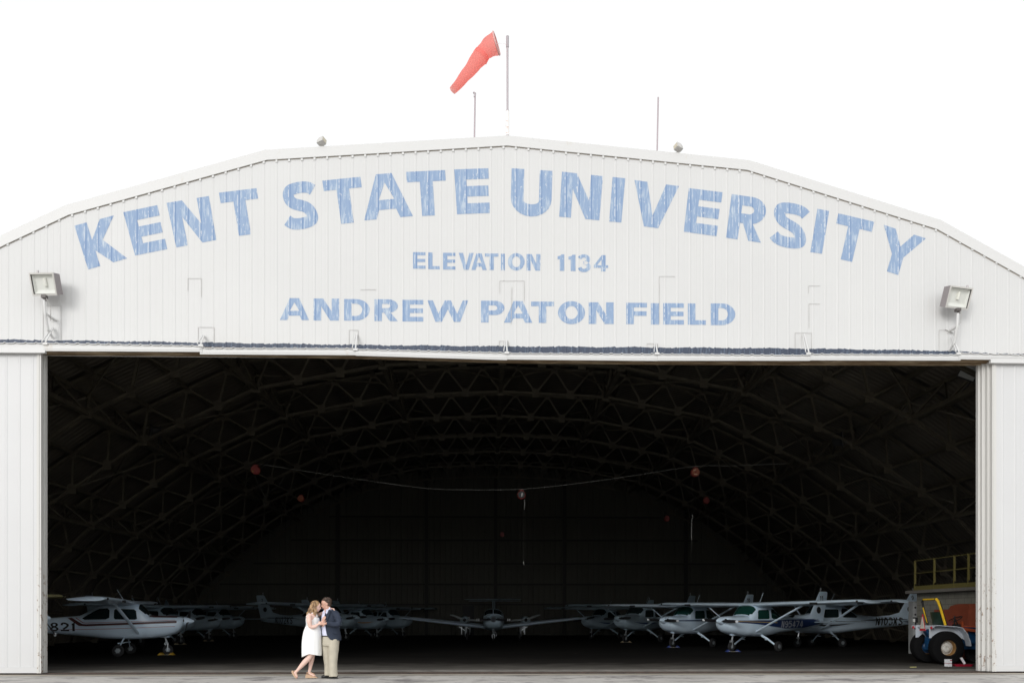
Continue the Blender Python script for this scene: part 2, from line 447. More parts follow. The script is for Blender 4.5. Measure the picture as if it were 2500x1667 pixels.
# wall sheet with a rib every foot
PITCH = .3085; RIB = .0065
def rib_profile(x):
    u = ((x - .03) / PITCH) % 1.0
    if u < .06: return RIB * u / .06
    if u < .13: return RIB
    if u < .19: return RIB * (.19 - u) / .06
    if .56 < u < .62: return RIB * .22
    return 0.0
BR = []
k = -72
while True:
    b = .03 + k * PITCH
    if b > 21.6: break
    if b > -20.6: BR += [b, b + .06 * PITCH, b + .13 * PITCH, b + .19 * PITCH, b + .555 * PITCH, b + .565 * PITCH, b + .615 * PITCH, b + .625 * PITCH]
    k += 1
XL, XR = -11.25, 12.25
def wall_bottom(x): return 7.72 if XL < x < XR else 0.0
rows = []
xs = sorted(BR + [p[0] for p in ROOF] + [XL - .001, XL + .001, XR - .001, XR + .001])
mb = MB()
for x in xs:
    y = YW - rib_profile(x)
    rows.append([(x, y, wall_bottom(x)), (x, y, roofz(x) - .02)])
mb.quadgrid(rows)
mb.build("front_wall", WHITE, hang, fix=False)
# rake trim along the roof edge, with a brown strip painting the gap shadow under it
def vmit(d):
    """roof edge moved d metres inward, measured square to it, with mitred corners"""
    out = []
    for i_, p in enumerate(ROOF):
        a = Vector(ROOF[max(0, i_ - 1)]); b_ = Vector(ROOF[min(len(ROOF) - 1, i_ + 1)]); p = Vector(p)
        t1 = (p - a).normalized() if i_ else (b_ - p).normalized(); t2 = (b_ - p).normalized() if i_ < len(ROOF) - 1 else t1
        n1 = Vector((t1.y, -t1.x)); n2 = Vector((t2.y, -t2.x)); n_ = (n1 + n2).normalized(); out.append(p + n_ * (d / max(.3, n_.dot(n1))))
    return out
def rail(m_, d0, d1, y0, y1):
    A, B = vmit(d0), vmit(d1)
    m_.quadgrid([[(p.x, y0, p.y) for p in A], [(p.x, y1, p.y) for p in A], [(p.x, y1, p.y) for p in B], [(p.x, y0, p.y) for p in B]], close_v=True)
mb = MB(); rail(mb, 0.0, .215, YW - .036, YW - .020); rail(mb, .2155, .236, YW - .038, YW - .018); rail(mb, -.012, -.001, YW - .034, YW + .35)
for k_ in range(-72, 72):
    x = .03 + (k_ + .095) * PITCH
    if -20 < x < 20.5: mb.box(x - .024, x + .024, YW - .026, YW - .004, roofz(x) - .300, roofz(x) - .215)
mb.build("rake_trim", WHITE2, hang)
gp = MB(); rail(gp, .225, .252, YW - .0045, YW - .001); gp.build("gap_shadow_strip", GAPM, hang)

# lettering painted on the ribs
def wall_map(x, z): return (x, YW - rib_profile(x) - .004, z)
def wall_text(name, items, label):
    parts = []
    for ch, quad, tw, th in items:
        Q = [pt(*q) for q in quad]
        def place(p, Q=Q):
            u, v = p
            tx = Q[0][0] * (1 - u) + Q[1][0] * u; tz = Q[0][1] * (1 - u) + Q[1][1] * u
            bx = Q[3][0] * (1 - u) + Q[2][0] * u; bz = Q[3][1] * (1 - u) + Q[2][1] * u
            return (tx * (1 - v) + bx * v, tz * (1 - v) + bz * v)
        parts.append(glyph_fill(ch, place, tw, th))
    me = decal_mesh(parts, wall_map, cuts_x=BR)
    return mesh_obj(name, me, BLUE, hang, label)
BIG = [('K', ((181.8, 551.3), (278, 526.3), (310.7, 631), (215.5, 658.2)), .31, .23), ('E', ((301.2, 518.6), (384.2, 501.2), (408.7, 608.4), (330, 624.2)), .33, .235),
       ('N', ((406.8, 495.8), (510, 479), (528.4, 586), (430.7, 604.4)), .29, .23), ('T', ((534.6, 470.9), (626.2, 459.8), (644, 568.8), (552.5, 579.8)), .32, .235),
       ('S', ((687.8, 448.5), (765.2, 441), (778.6, 555.6), (700.6, 564)), .34, .24), ('T', ((786.9, 441.6), (879.8, 432.1), (895, 540.8), (802, 550.2)), .33, .235),
       ('A', ((877, 430), (996, 419.3), (1008.3, 527.9), (889.3, 538.6)), .26, .23), ('T', ((991.4, 420.2), (1086.6, 415.7), (1094, 524.8), (998.8, 529.3)), .33, .235),
       ('E', ((1108.9, 414.2), (1192.3, 411.3), (1196.1, 520.5), (1115.8, 523.5)), .34, .235), ('U', ((1249.1, 411.3), (1348.8, 417.8), (1345.2, 531.8), (1246.1, 526.4)), .31, .26),
       ('N', ((1372, 419.6), (1472, 430.6), (1463.1, 538.3), (1365.2, 529.4)), .29, .23), ('I', ((1495.5, 432.7), (1526.5, 435.7), (1516.7, 543.7), (1487.2, 541.3)), 1, .2),
       ('V', ((1549.1, 440.1), (1657.7, 455), (1643.5, 562.7), (1534.8, 547.9)), .29, .23), ('E', ((1681.5, 459.8), (1764.3, 469.9), (1749.1, 577), (1669.3, 566)), .34, .235),
       ('R', ((1786.3, 474.3), (1875, 487), (1857.7, 592.8), (1772.3, 580.9)), .33, .22), ('S', ((1893.1, 487), (1974.5, 505.3), (1963.8, 614.7), (1882.4, 596.4)), .34, .24),
       ('I', ((1995.5, 510), (2024.1, 515.6), (2006.7, 619.7), (1978.1, 616)), 1, .2), ('T', ((2046.6, 521.2), (2133.9, 541.7), (2109.9, 646.8), (2022.6, 626.3)), .32, .235),
       ('Y', ((2157.4, 549.3), (2260.4, 582.4), (2230.2, 683.7), (2127.3, 650.6)), .27, .23)]
for w_, n0, n1 in (("KENT", 0, 4), ("STATE", 4, 9), ("UNIVERSITY", 9, 19)):
    wall_text("lettering", BIG[n0:n1], "large arched faded blue letters reading " + w_)
def boxes(z, lst, tw, th):
    out = []
    for ch, x0, x1, y0, y1 in lst:
        x0, x1, y0, y1 = z[0] + x0 / 3.36, z[0] + x1 / 3.36, 380 + y0 / 3.36, 380 + y1 / 3.36
        k_ = 24.0 if tw > 1 else 1
        t = tw / (x1 - x0); t = min(t, .42) if ch != 'I' else 1
        if ch in 'A': t = t * .98
        out.append((ch, ((x0, y0), (x1, y0 + .3), (x1, y1 + .3), (x0, y1)), t, th))
    return out
Z2, Z3 = (600,), (1200,)
ELV = boxes(Z2, [('E', 1372, 1475, 792, 928), ('L', 1497, 1592, 795, 932), ('E', 1618, 1720, 797, 935), ('V', 1747, 1870, 798, 937), ('A', 1850, 1977, 802, 938), ('T', 1962, 2073, 803, 938), ('I', 2093, 2125, 805, 940), ('O', 2150, 2288, 800, 943)], 10.5, .19) \
    + boxes(Z3, [('N', 287, 401, 808, 943), ('1', 532, 600, 810, 945), ('1', 620, 693, 813, 947), ('3', 708, 815, 812, 953), ('4', 840, 957, 817, 950)], 10.0, .19)
wall_text("lettering", ELV[:9], "small blue letters reading ELEVATION")
wall_text("lettering", ELV[9:], "small blue digits reading 1134")
APF = boxes(Z2, [('A', 280, 520, 1168, 1348), ('N', 557, 767, 1172, 1352), ('D', 807, 1018, 1176, 1353), ('R', 1055, 1248, 1178, 1357), ('E', 1285, 1457, 1183, 1360), ('W', 1490, 1825, 1187, 1363), ('P', 1930, 2122, 1190, 1368)], 18.5, .215) \
    + boxes(Z3, [('A', 102, 335, 1193, 1370), ('T', 325, 512, 1197, 1372), ('O', 545, 767, 1193, 1382), ('N', 797, 1002, 1203, 1380), ('F', 1105, 1275, 1207, 1382), ('I', 1307, 1375, 1210, 1385), ('E', 1408, 1578, 1210, 1385), ('L', 1610, 1758, 1212, 1387), ('D', 1798, 2000, 1212, 1390)], 18.5, .215)
for w_, n0, n1 in (("ANDREW", 0, 6), ("PATON", 6, 11), ("FIELD", 11, 16)):
    wall_text("lettering", APF[n0:n1], "wide faded blue letters reading " + w_)

# navy painted band just above the door canopy
BAND = [(-60, 828.5, 862), (0, 829, 862), (490, 836, 864), (866, 842, 868), (1238, 845.5, 872), (1605, 848, 876), (1975, 851, 877), (2339, 857, 872), (2380, 861, 872), (2500, 864, 874), (2560, 866, 876)]
mb = MB(); rows = []
X0b, X1b = pt(-60, 830)[0], pt(2560, 862)[0]
top = [pt(a, b) for a, b, c in BAND]; bot = [pt(a, c) for a, b, c in BAND]
for x in [q for q in BR if X0b < q < X1b]:
    y = YW - rib_profile(x) - .005; jg = .012 * math.sin(x * 37) + .01 * math.sin(x * 91)
    rows.append([(x, y, lin(bot, x)), (x, y, lin(top, x) + jg)])
mb.quadgrid(rows); mb.build("navy_band", NAVY, hang, fix=False)

# canopy over the door tracks: fascia, wavy sheet and rusty soffit
YF = 21.02
SEG = [(-60, 108, 838, 838.5, 858, 858), (106, 494, 838.5, 845, 856.5, 858.5), (488, 868, 850.5, 851.5, 864.5, 866.5), (868, 1238, 853, 862, 867.5, 878.5),
       (1238, 1606, 863, 865, 877, 880.5), (1606, 1978, 865, 868, 880, 880), (1974, 2345, 865, 866.5, 879, 879.5), (2340, 2560, 862.5, 869, 876.5, 879)]
JNT = []
for i, (xa, xb, ta, tb, ba, bb) in enumerate(SEG):
    yo = YF - .012 * (i % 2)
    A = at(xa, ta, yo); B = at(xb, tb, yo); C = at(xb, bb, yo); D = at(xa, ba, yo)
    mb = MB(); b0 = 0
    for yy in (yo, yo + .05):
        mb.v += [(A[0], yy, D[1]), (B[0], yy, C[1]), (B[0], yy, B[1]), (A[0], yy, A[1])]
    mb.f += [(0, 1, 2, 3), (7, 6, 5, 4), (0, 4, 5, 1), (1, 5, 6, 2), (2, 6, 7, 3), (3, 7, 4, 0)]
    mb.bar((A[0] + .01, yo - .004, D[1] + .045), (B[0] - .01, yo - .004, C[1] + .045), .012, .012)
    mb.build("canopy_fascia", WHITE2, hang)
    # corrugated sheet on top, sloping up to the wall
    mb = MB(); n = max(8, int((B[0] - A[0]) / .027)); r0, r1, r2, r3 = [], [], [], []
    for q in range(n + 1):
        f = q / n; x = A[0] + (B[0] - A[0]) * f; z = A[1] + (B[1] - A[1]) * f
        u = (x / .245) % 1.0
        wv = .018 if u < .22 else (.018 * (.34 - u) / .12 if u < .34 else 0)
        r0.append((x, yo - .035, z + .004 + wv)); r1.append((x, YW - .03, z + .055 + wv))
        r2.append((x, YW - .03, z + .050 + wv)); r3.append((x, yo - .035, z - .010 + wv))
    mb.quadgrid([r0, r1, r2, r3, r0]); mb.build("canopy_sheet", WHITE2, hang)
SOF = [(-60, 868, 858), (112, 868, 858), (494, 871, 859), (868, 876, 867), (1238, 886.5, 878.5), (1606, 890.5, 881), (1978, 892, 880), (2345, 893, 880), (2560, 893.5, 878)]
mb = MB()
for (xa, ya, fa), (xb, yb, fb) in zip(SOF, SOF[1:]):
    A = at(xa, ya, YW + .06); B = at(xb, yb, YW + .06); a2 = at(xa, fa, YF + .05); b2 = at(xb, fb, YF + .05)
    i = len(mb.v)
    za, zb = a2[1] + .012, b2[1] + .012
    mb.v += [(a2[0], YF + .051, za), (b2[0], YF + .051, zb), (B[0], YW + .06, B[1]), (A[0], YW + .06, A[1]),
             (a2[0], YF + .051, za + .03), (b2[0], YF + .051, zb + .03), (B[0], YW + .06, B[1] + .25), (A[0], YW + .06, A[1] + .25)]
    for f in ((0, 3, 2, 1), (4, 5, 6, 7), (0, 1, 5, 4), (1, 2, 6, 5), (2, 3, 7, 6), (3, 0, 4, 7)): mb.f.append(tuple(i + j for j in f))
    for q in (.2, .45, .7):
        y = YF + .05 + (YW - YF) * q
        mb.bar((a2[0] * (1 - q) + A[0] * q, y, za * (1 - q) + A[1] * q - .012), (b2[0] * (1 - q) + B[0] * q, y, zb * (1 - q) + B[1] * q - .012), .035, .03)
mb.build("soffit", BROWN, hang)
# inner lintel behind the wall
mb = MB(); mb.box(XL - .3, XR + .3, YW + .062, YW + .5, 7.98, 8.3); mb.build("lintel_beam", mat("dark_steel", (.02, .019, .017), .7), hang)

# stay brackets and conduit on the wall at each canopy joint
def bracket(px, y0, y1, lean, box=None, hi=None):
    mb = MB()
    x0, z0 = at(px + lean, y0, YW - .05); x1, z1 = at(px, y1, YF - .05)
    mb.bar((x0, YW - .05, z0), (x1, YF - .045, z1 + .02), .030, .02)
    mb.bar((x0 - .03, YW - .04, z0), (x1 - .08, YF - .05, z1 + .03), .018, .02)
    mb.box(x1 - .06, x1 + .05, YF - .05, YF - .016, z1 - .03, z1 + .02)
    mb.build("stay_bracket", WHITE2, hang)
    if box:
        mb = MB(); (bx0, by0, bx1, by1) = box
        a = at(bx0, by0, YW - .034); b = at(bx1, by1, YW - .034)
        for p, q in (((a[0], a[1]), (b[0], a[1])), ((a[0], a[1]), (a[0], b[1])), ((b[0], a[1]), (b[0], b[1]))):
            mb.bar((p[0], YW - .014, p[1]), (q[0], YW - .014, q[1]), .009, .004)
        mb.build("patch_frame", PATCH, hang)
PATCH = mat("grey_sealant_line", (.52, .51, .49), .8, noise_amt=.25, noise_scale=4)
bracket(110, 800, 838, 20, (104, 745, 148, 829))
bracket(490, 818, 842, 8, (483, 798, 522, 836))
bracket(868, 816, 852, 3, (852, 805, 874, 842))
bracket(1238, 832, 860, -2, (1219, 832, 1241, 846))
bracket(1605, 838, 862, -4, (1580, 838, 1606, 848))
bracket(1975, 815, 862, -12, (1942, 812, 1982, 850))
bracket(2342, 822, 862, -16, (2294, 805, 2332, 856))
mb = MB()
for (x0, y0, x1, y1) in ((1820 / 1, 0, 0, 0),):
    pass
def seam(pts):
    m_ = MB()
    for p, q in zip(pts, pts[1:]):
        a = at(*p, YW - .034); b = at(*q, YW - .034)
        m_.bar((a[0], YW - .014, a[1]), (b[0], YW - .014, b[1]), .009, .003)
    m_.build("patch_frame", PATCH, hang)
seam([(458, 709), (458, 679), (491, 679), (491, 725)]); seam([(880, 706), (918, 706)])
seam([(1220, 716), (1220, 685), (1280, 685), (1280, 735)]); seam([(1250, 700), (1248, 790)])
seam([(1648, 674), (1610, 674), (1610, 790)]); seam([(2003, 697), (1975, 697), (1975, 715)]); seam([(2003, 741), (1976, 741), (1976, 800)])

# sliding door leaves
def leaf(x0, x1, y, side, end_px=0):
    """ribbed leaf from x0 to x1, front face at y; side=+1 leading edge at x1"""
    m_ = MB(); th = .07; zt = 7.70; zb = .045
    rows = []; n = int((x1 - x0) / .3085); e = .10
    rx = [x0 + e if side < 0 else x0]
    b = x0 + .25
    while b < x1 - .2:
        rx += [b, b + .018, b + .04, b + .058]; b += .3085
    rx.append(x1 - e if side > 0 else x1)
    for i, x in enumerate(rx):
        j = (i - 1) % 4
        d = .008 if (0 < i < len(rx) - 1 and j in (1, 2)) else 0
        rows.append([(x, y - d, zb + .14), (x, y - d, zt)])
    m_.quadgrid(rows)
    m_.box(x0, x1, y + .004, y + th, zb, zt)
    m_.box(x0, x1, y - .028, y + .003, zb, zb + .139)
    o = m_.build("door_leaf", WHITED, hang, fix=False)
    ex0, ex1 = (x1 - e, x1 + .002) if side > 0 else (x0 - .002, x0 + e)
    m2 = MB(); m2.box(ex0, ex1, y - .030, y + th + .002, zb - .005, zt)
    q = ex0 + .5 * (ex1 - ex0); m2.box(q - .012, q + .012, y - .042, y - .0305, zb + .01, zt)
    m2.build("edge_post", RUSTED, o)
    return o
# left stack
xl, _ = at(112, 1500, 21.33)
leaf(xl - 3.2, xl, 21.33, 1)
xl, _ = at(101.5, 1500, 21.14)
leaf(xl - 4.5, xl, 21.14, 1)
# right stack
for px, y in ((2386.5, 21.455), (2396, 21.36), (2409, 21.26), (2421, 21.14)):
    xr, _ = at(px, 1500, y)
    leaf(xr, xr + (4.6 if y < 21.2 else 3.2), y, -1)
mb = MB(); mb.box(-13.5, xl + .15, 21.00, 21.09, 7.66, 7.74); mb.build("door_rail", WHITE2, hang)
mb = MB(); mb.box(at(2421, 900, 21.05)[0] - .05, 14.5, 21.00, 21.09, 7.60, 7.68); mb.build("door_rail", WHITE2, hang)

# ---------------------------------------------------------------- roof shell, side walls, back wall
DARKROOF = mat("dark_galvanised_roof_sheet", (.15, .13, .10), .75, col2=(.095, .082, .064), noise_scale=1.2, stretch=(1, .3, 1))
_n = DARKROOF.node_tree
tc = _n.nodes.new("ShaderNodeTexCoord"); wv = _n.nodes.new("ShaderNodeTexWave"); wv.wave_type = 'BANDS'; wv.bands_direction = 'Y'
wv.inputs["Scale"].default_value = 1.1; bp = _n.nodes.new("ShaderNodeBump"); bp.inputs["Strength"].default_value = .5; bp.inputs["Distance"].default_value = .05
_n.links.new(tc.outputs["Object"], wv.inputs["Vector"]); _n.links.new(wv.outputs[1], bp.inputs["Height"]); _n.links.new(bp.outputs[0], _n.nodes["Principled BSDF"].inputs["Normal"])
STEEL = mat("dull_roof_steel", (.115, .10, .068), .6, col2=(.06, .052, .038), noise_scale=2.5)
YB = 63.5
LOW = [(-21.2, 0.0), (-20.2, 2.4), (-17.3, 5.2), (-13.4, 7.9), (-9.2, 9.9), (-4.5, 10.8), (0, 11.0), (4.5, 10.8), (9.2, 9.9), (13.4, 7.9), (17.3, 5.2), (20.2, 2.4), (21.2, 0.0)]
def offs(poly, d):
    out = []
    for i, p in enumerate(poly):
        a = Vector(poly[max(0, i - 1)]); b = Vector(poly[min(len(poly) - 1, i + 1)])
        t = (b - a).normalized(); nn = Vector((-t.y, t.x)); out.append((p[0] + nn.x * d, p[1] + nn.y * d))
    return out
UP = offs(LOW, 1.05); UP[0] = (-22.3, 0); UP[-1] = (22.3, 0)
SH = offs(LOW, 1.32); SH[0] = (-22.6, 0); SH[-1] = (22.6, 0)
SH2 = offs(LOW, 1.40); SH2[0] = (-22.7, 0); SH2[-1] = (22.7, 0)
mb = MB()
ring = [(x + XC, z) for x, z in SH] + [(x + XC, z) for x, z in SH2[::-1]]
mb.loft([[(x, YW + .3, z) for x, z in ring], [(x, YB + .2, z) for x, z in ring]]); mb.build("roof", DARKROOF, hang)
# the strip between the gable top and the roof shell
mb = MB(); rr = [(x, z - .03) for x, z in ROOF]
mb.quadgrid([[(x, YW + .003, z) for x, z in rr], [(x, YW + .55, z) for x, z in rr]]); mb.build("parapet_cap", WHITE2, hang, fix=False)
mb = MB()
def shz(x): return lin([(a + XC, b) for a, b in SH], x)
rows = []
for i in range(0, 201):
    x = -20.3 + 41.5 * i / 200
    rows.append([(x, YW + .25, 8.05 if -12.2 < x < 13.2 else 0), (x, YW + .25, max(roofz(x) - .1, 8.1 if -12.2 < x < 13.2 else .1))])
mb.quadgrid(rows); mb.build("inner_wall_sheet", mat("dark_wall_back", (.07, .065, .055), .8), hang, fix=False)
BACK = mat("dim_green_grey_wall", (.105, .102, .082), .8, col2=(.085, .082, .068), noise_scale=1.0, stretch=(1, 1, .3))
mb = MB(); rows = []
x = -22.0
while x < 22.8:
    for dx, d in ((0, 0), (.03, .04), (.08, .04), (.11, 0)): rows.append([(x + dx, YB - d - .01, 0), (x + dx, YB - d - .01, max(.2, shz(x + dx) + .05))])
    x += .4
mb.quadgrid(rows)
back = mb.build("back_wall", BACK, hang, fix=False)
for px in (825, 1041, 1210, 1378, 1675):
    mb = MB()
    X, _ = at(px, 1400, YB - .25); mb.box(X - .12, X + .12, YB - .30, YB - .06, 0, min(shz(X) - .1, 13))
    mb.build("wall_column", mat("black_brown_steel", (.035, .033, .028), .7), back)
for Z in (2.25, 3.7, 5.2, 6.9, 8.6):
    mb = MB()
    hw = 21 - max(0, Z - 3) * 1.6; mb.box(XC - hw, XC + hw, YB - .20, YB - .055, Z - .06, Z + .06)
    mb.build("wall_girt", MATS["black_brown_steel"], back)
a = at(1130, 1478, YB - .1); b = at(1157, 1478, YB - .1)
mb = MB(); mb.box(a[0], b[0], YB - .14, YB - .06, 0, a[1]); dr = mb.build("back_door", mat("black_door", (.02, .02, .02), .6), hang)
mb = MB(); mb.box((a[0] + b[0]) / 2 - .12, (a[0] + b[0]) / 2 + .12, YB - .15, YB - .141, 1.15, 1.35); mb.build("door_window", mat("small_grey_pane", (.3, .3, .3), .3), dr)

# arched trusses
def truss_mesh():
    m_ = MB(); lo, up = LOW, UP
    def along(poly, k, n):
        i = min(k // n, len(poly) - 2); f = (k - i * n) / n
        return Vector((poly[i][0] * (1 - f) + poly[i + 1][0] * f + XC, 0, poly[i][1] * (1 - f) + poly[i + 1][1] * f))
    N = 3; tot = N * (len(lo) - 1)
    for P_ in (lo, up):
        for i in range(len(P_) - 1):
            p = Vector((P_[i][0] + XC, 0, P_[i][1])); q = Vector((P_[i + 1][0] + XC, 0, P_[i + 1][1]))
            m_.bar(p + Vector((0, -.07, 0)), q + Vector((0, -.07, 0)), .03, .085, up=(0, 0, 1)); m_.bar(p + Vector((0, .07, 0)), q + Vector((0, .07, 0)), .03, .085, up=(0, 0, 1))
            m_.bar(p + Vector((0, 0, -.02)), q + Vector((0, 0, -.02)), .10, .015)
    ups = []
    for k in range(tot + 1):
        L = along(lo, k, N); ups.append(L)
        m_.bar(L + Vector((0, -.012, -.16)), L + Vector((0, -.012, .20)), .30, .02, up=(0, 1, 0))
    for k in range(tot):
        i = k // N; f = (k % N + .5) / N
        U = Vector((up[i][0] * (1 - f) + up[i + 1][0] * f + XC, 0, up[i][1] * (1 - f) + up[i + 1][1] * f))
        m_.bar(ups[k], U, .075, .075); m_.bar(U, ups[k + 1], .075, .075)
        m_.bar(U + Vector((0, -.012, -.16)), U + Vector((0, -.012, .10)), .26, .02, up=(0, 1, 0))
    return m_
tm = truss_mesh()
t0 = tm.build("roof_truss", STEEL, hang)
t0.location.y = 23.8
for i in range(1, 9):
    t = t0.copy(); COL.objects.link(t); t.location.y = 23.8 + 4.5 * i
# longitudinal trusses under the arch knees and purlins along the roof
def long_truss(i):
    m_ = MB(); L = Vector((LOW[i][0] + XC, 0, LOW[i][1])); U = Vector((UP[i][0] + XC, 0, UP[i][1]))
    m_.bar(L + Vector((0, 23.8, 0)), L + Vector((0, 59.8, 0)), .16, .13); m_.bar(U + Vector((0, 22.2, 0)), U + Vector((0, 63.2, 0)), .10, .12)
    y = 23.8
    while y < 59.5:
        for f0, f1 in ((0, .25), (.5, .75)):
            a_ = Vector((0, y + 4.5 * f0, 0)); b_ = Vector((0, y + 4.5 * (f0 + .25), 0)); c_ = Vector((0, y + 4.5 * (f0 + .5), 0))
            m_.bar(L + a_, U + b_, .06, .06); m_.bar(U + b_, L + c_, .06, .06)
        y += 4.5
    m_.build("lengthwise_truss", STEEL, hang)
for i in range(2, 11): long_truss(i)
for i in range(1, 11):
    for f in (1 / 6, .5, 5 / 6):
        U = (UP[i][0] * (1 - f) + UP[i + 1][0] * f + XC, UP[i][1] * (1 - f) + UP[i + 1][1] * f)
        t = (UP[i + 1][0] - UP[i][0], UP[i + 1][1] - UP[i][1]); l = math.hypot(*t); nx, nz = -t[1] / l, t[0] / l
        m_ = MB(); m_.bar((U[0] + nx * .08, 22.0, U[1] + nz * .08), (U[0] + nx * .08, 63.3, U[1] + nz * .08), .09, .13)
        m_.bar((U[0] - nx * .02, 22.0, U[1] - nz * .02), (U[0] - nx * .02, 63.3, U[1] - nz * .02), .16, .025)
        m_.build("purlin", STEEL, hang)
# crossing wind braces between the first bays
for y in (23.8, 32.8, 41.8, 50.8):
    for i in range(2, 10):
        mb = MB()
        A = (LOW[i][0] + XC, y, LOW[i][1] + .5); B = (LOW[i + 1][0] + XC, y + 4.5, LOW[i + 1][1] + .5)
        mb.bar(A, B, .05, .05); mb.bar((A[0], y + 4.5, A[2]), (B[0], y, B[2]), .05, .05)
        mb.build("wind_brace", STEEL, hang)

# ---------------------------------------------------------------- ground
CONC = mat("pale_weathered_concrete", (.56, .54, .51), .85, col2=(.44, .425, .40), noise_scale=.9, stretch=(.6, .8, 1), thresh=(.35, .65), detail=8)
add_layer(CONC, (.22, .205, .20), 1.3, .52, .62, (.55, .75, 1), 12)
add_layer(CONC, (.30, .285, .275), 5.0, .56, .64, (.5, .5, 1), 8)
add_layer(CONC, (.55, .53, .50), 14.0, .55, .75, (.5, 1.5, 1))
mb = MB()
mb.v += [(-400, -400, 0), (400, -400, 0), (400, 400, 0), (-400, 400, 0)]; mb.f.append((0, 1, 2, 3))
kind(mb.build("ground", CONC), "structure")["label"] = "pale weathered concrete apron"
FLOOR = mat("dark_floor_painted_falloff", (.0045, .0043, .004), .95, col2=(.012, .011, .0095), noise_scale=1.4, stretch=(.4, .6, 1), detail=8, spec=.08)  # dark base; the fade of door light is painted over it below
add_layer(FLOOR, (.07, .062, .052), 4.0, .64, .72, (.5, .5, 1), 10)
def door_falloff(m, col, y0, y1):
    """daylight falloff from the door painted into the colour, ragged by noise, over worn concrete"""
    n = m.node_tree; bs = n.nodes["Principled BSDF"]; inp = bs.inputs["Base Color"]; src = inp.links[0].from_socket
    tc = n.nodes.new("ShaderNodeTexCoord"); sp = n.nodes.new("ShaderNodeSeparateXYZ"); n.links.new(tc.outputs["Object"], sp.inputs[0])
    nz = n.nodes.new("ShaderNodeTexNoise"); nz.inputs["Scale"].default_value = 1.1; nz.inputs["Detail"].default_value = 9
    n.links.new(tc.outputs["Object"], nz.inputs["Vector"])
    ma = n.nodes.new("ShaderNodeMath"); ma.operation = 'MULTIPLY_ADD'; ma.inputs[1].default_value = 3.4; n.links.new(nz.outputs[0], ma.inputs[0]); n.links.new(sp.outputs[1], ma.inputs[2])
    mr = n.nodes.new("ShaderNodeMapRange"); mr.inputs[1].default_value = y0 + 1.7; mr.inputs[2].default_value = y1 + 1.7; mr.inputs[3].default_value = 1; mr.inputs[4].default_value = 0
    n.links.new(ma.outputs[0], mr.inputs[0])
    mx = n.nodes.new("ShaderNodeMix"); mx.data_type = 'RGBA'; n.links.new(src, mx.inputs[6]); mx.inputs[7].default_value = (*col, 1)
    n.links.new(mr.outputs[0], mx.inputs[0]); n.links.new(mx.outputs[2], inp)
door_falloff(FLOOR, (.030, .027, .024), 24.0, 30.0)
door_falloff(FLOOR, (.12, .112, .10), 23.0, 26.2)
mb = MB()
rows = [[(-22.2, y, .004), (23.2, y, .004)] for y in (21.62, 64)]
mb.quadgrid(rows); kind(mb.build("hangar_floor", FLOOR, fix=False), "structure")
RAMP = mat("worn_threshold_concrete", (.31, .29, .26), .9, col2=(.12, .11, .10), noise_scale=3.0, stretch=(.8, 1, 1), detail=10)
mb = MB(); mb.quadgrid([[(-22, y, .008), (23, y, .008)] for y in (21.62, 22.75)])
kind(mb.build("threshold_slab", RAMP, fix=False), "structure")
TRK = mat("dark_rusty_rail", (.035, .028, .024), .7, col2=(.09, .06, .045), noise_scale=5)
mb = MB()
mb.quadgrid([[(-22, y, .008), (23, y, .008)] for y in (21.10, 21.60)])
for y in (21.17, 21.30, 21.43, 21.55): mb.box(-22, 23, y - .012, y + .012, .009, .03)
kind(mb.build("door_track", TRK, fix=False), "structure")
CRM = mat("sandy_concrete_kerb", (.46, .42, .35), .9, col2=(.36, .33, .28), noise_scale=4, stretch=(.4, 2, 1))
mb = MB(); mb.quadgrid([[(-22, y, .006), (23, y, .006)] for y in (20.62, 21.085)])
kind(mb.build("concrete_kerb_strip", CRM, fix=False), "structure")
CRK = mat("dark_crack_filler", (.10, .095, .09), .9)
mb = MB()
for (pts) in (((-5.1, 19.95), (-4.6, 20.25), (-3.6, 20.33), (-2.7, 20.28)), ((-.9, 19.9), (0.0, 20.25), (1.3, 20.4), (2.2, 20.45)), ((-10, 20.5), (-8, 20.42), (-6.2, 20.47), (-4, 20.5))):
    prev = None
    P_ = _cat([tuple(p) for p in pts], 8)
    for i, p in enumerate(P_):
        wdt = .012 + .012 * noise.noise(Vector((p[0] * 3, p[1], 0)))
        cur = [(p[0], p[1] - wdt, .010), (p[0], p[1] + wdt, .010)]
        if prev: 
            b0 = len(mb.v); mb.v += prev + cur; mb.f.append((b0, b0 + 2, b0 + 3, b0 + 1))
        prev = cur
kind(mb.build("ground_crack", CRK, fix=False), "structure")
# ================================================================ AIRCRAFT
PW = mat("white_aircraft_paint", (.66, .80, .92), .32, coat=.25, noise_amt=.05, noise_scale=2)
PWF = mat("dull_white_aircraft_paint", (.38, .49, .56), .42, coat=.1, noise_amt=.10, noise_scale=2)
GLS = mat("dark_cabin_glass", (.012, .022, .024), .08, spec=.6)
GRN = mat("green_tinted_windscreen", (.010, .050, .040), .10, spec=.6)
TYR = mat("tyre_rubber", (.012, .012, .013), .8)
HUB = mat("bare_alloy_hub", (.25, .28, .30), .4, metal=.3)
CHR = mat("bright_oleo_metal", (.45, .48, .50), .3, metal=.6)
PROPM = mat("matt_black_propeller", (.015, .015, .017), .5)
MAR = mat("maroon_stripe", (.070, .018, .018), .4)
RED = mat("thin_red_line", (.38, .07, .08), .4)
NVY = mat("deep_blue_stripe", (.012, .035, .13), .4)
GLD = mat("pale_gold_stripe", (.55, .40, .12), .4)
ORG = mat("orange_stripe", (.50, .22, .03), .4)
BLKP = mat("black_marking", (.012, .012, .014), .5)
SILV = mat("silver_grey_lettering", (.50, .53, .57), .4)
YEL = mat("yellow_wing_paint", (.93, .86, .45), .45)

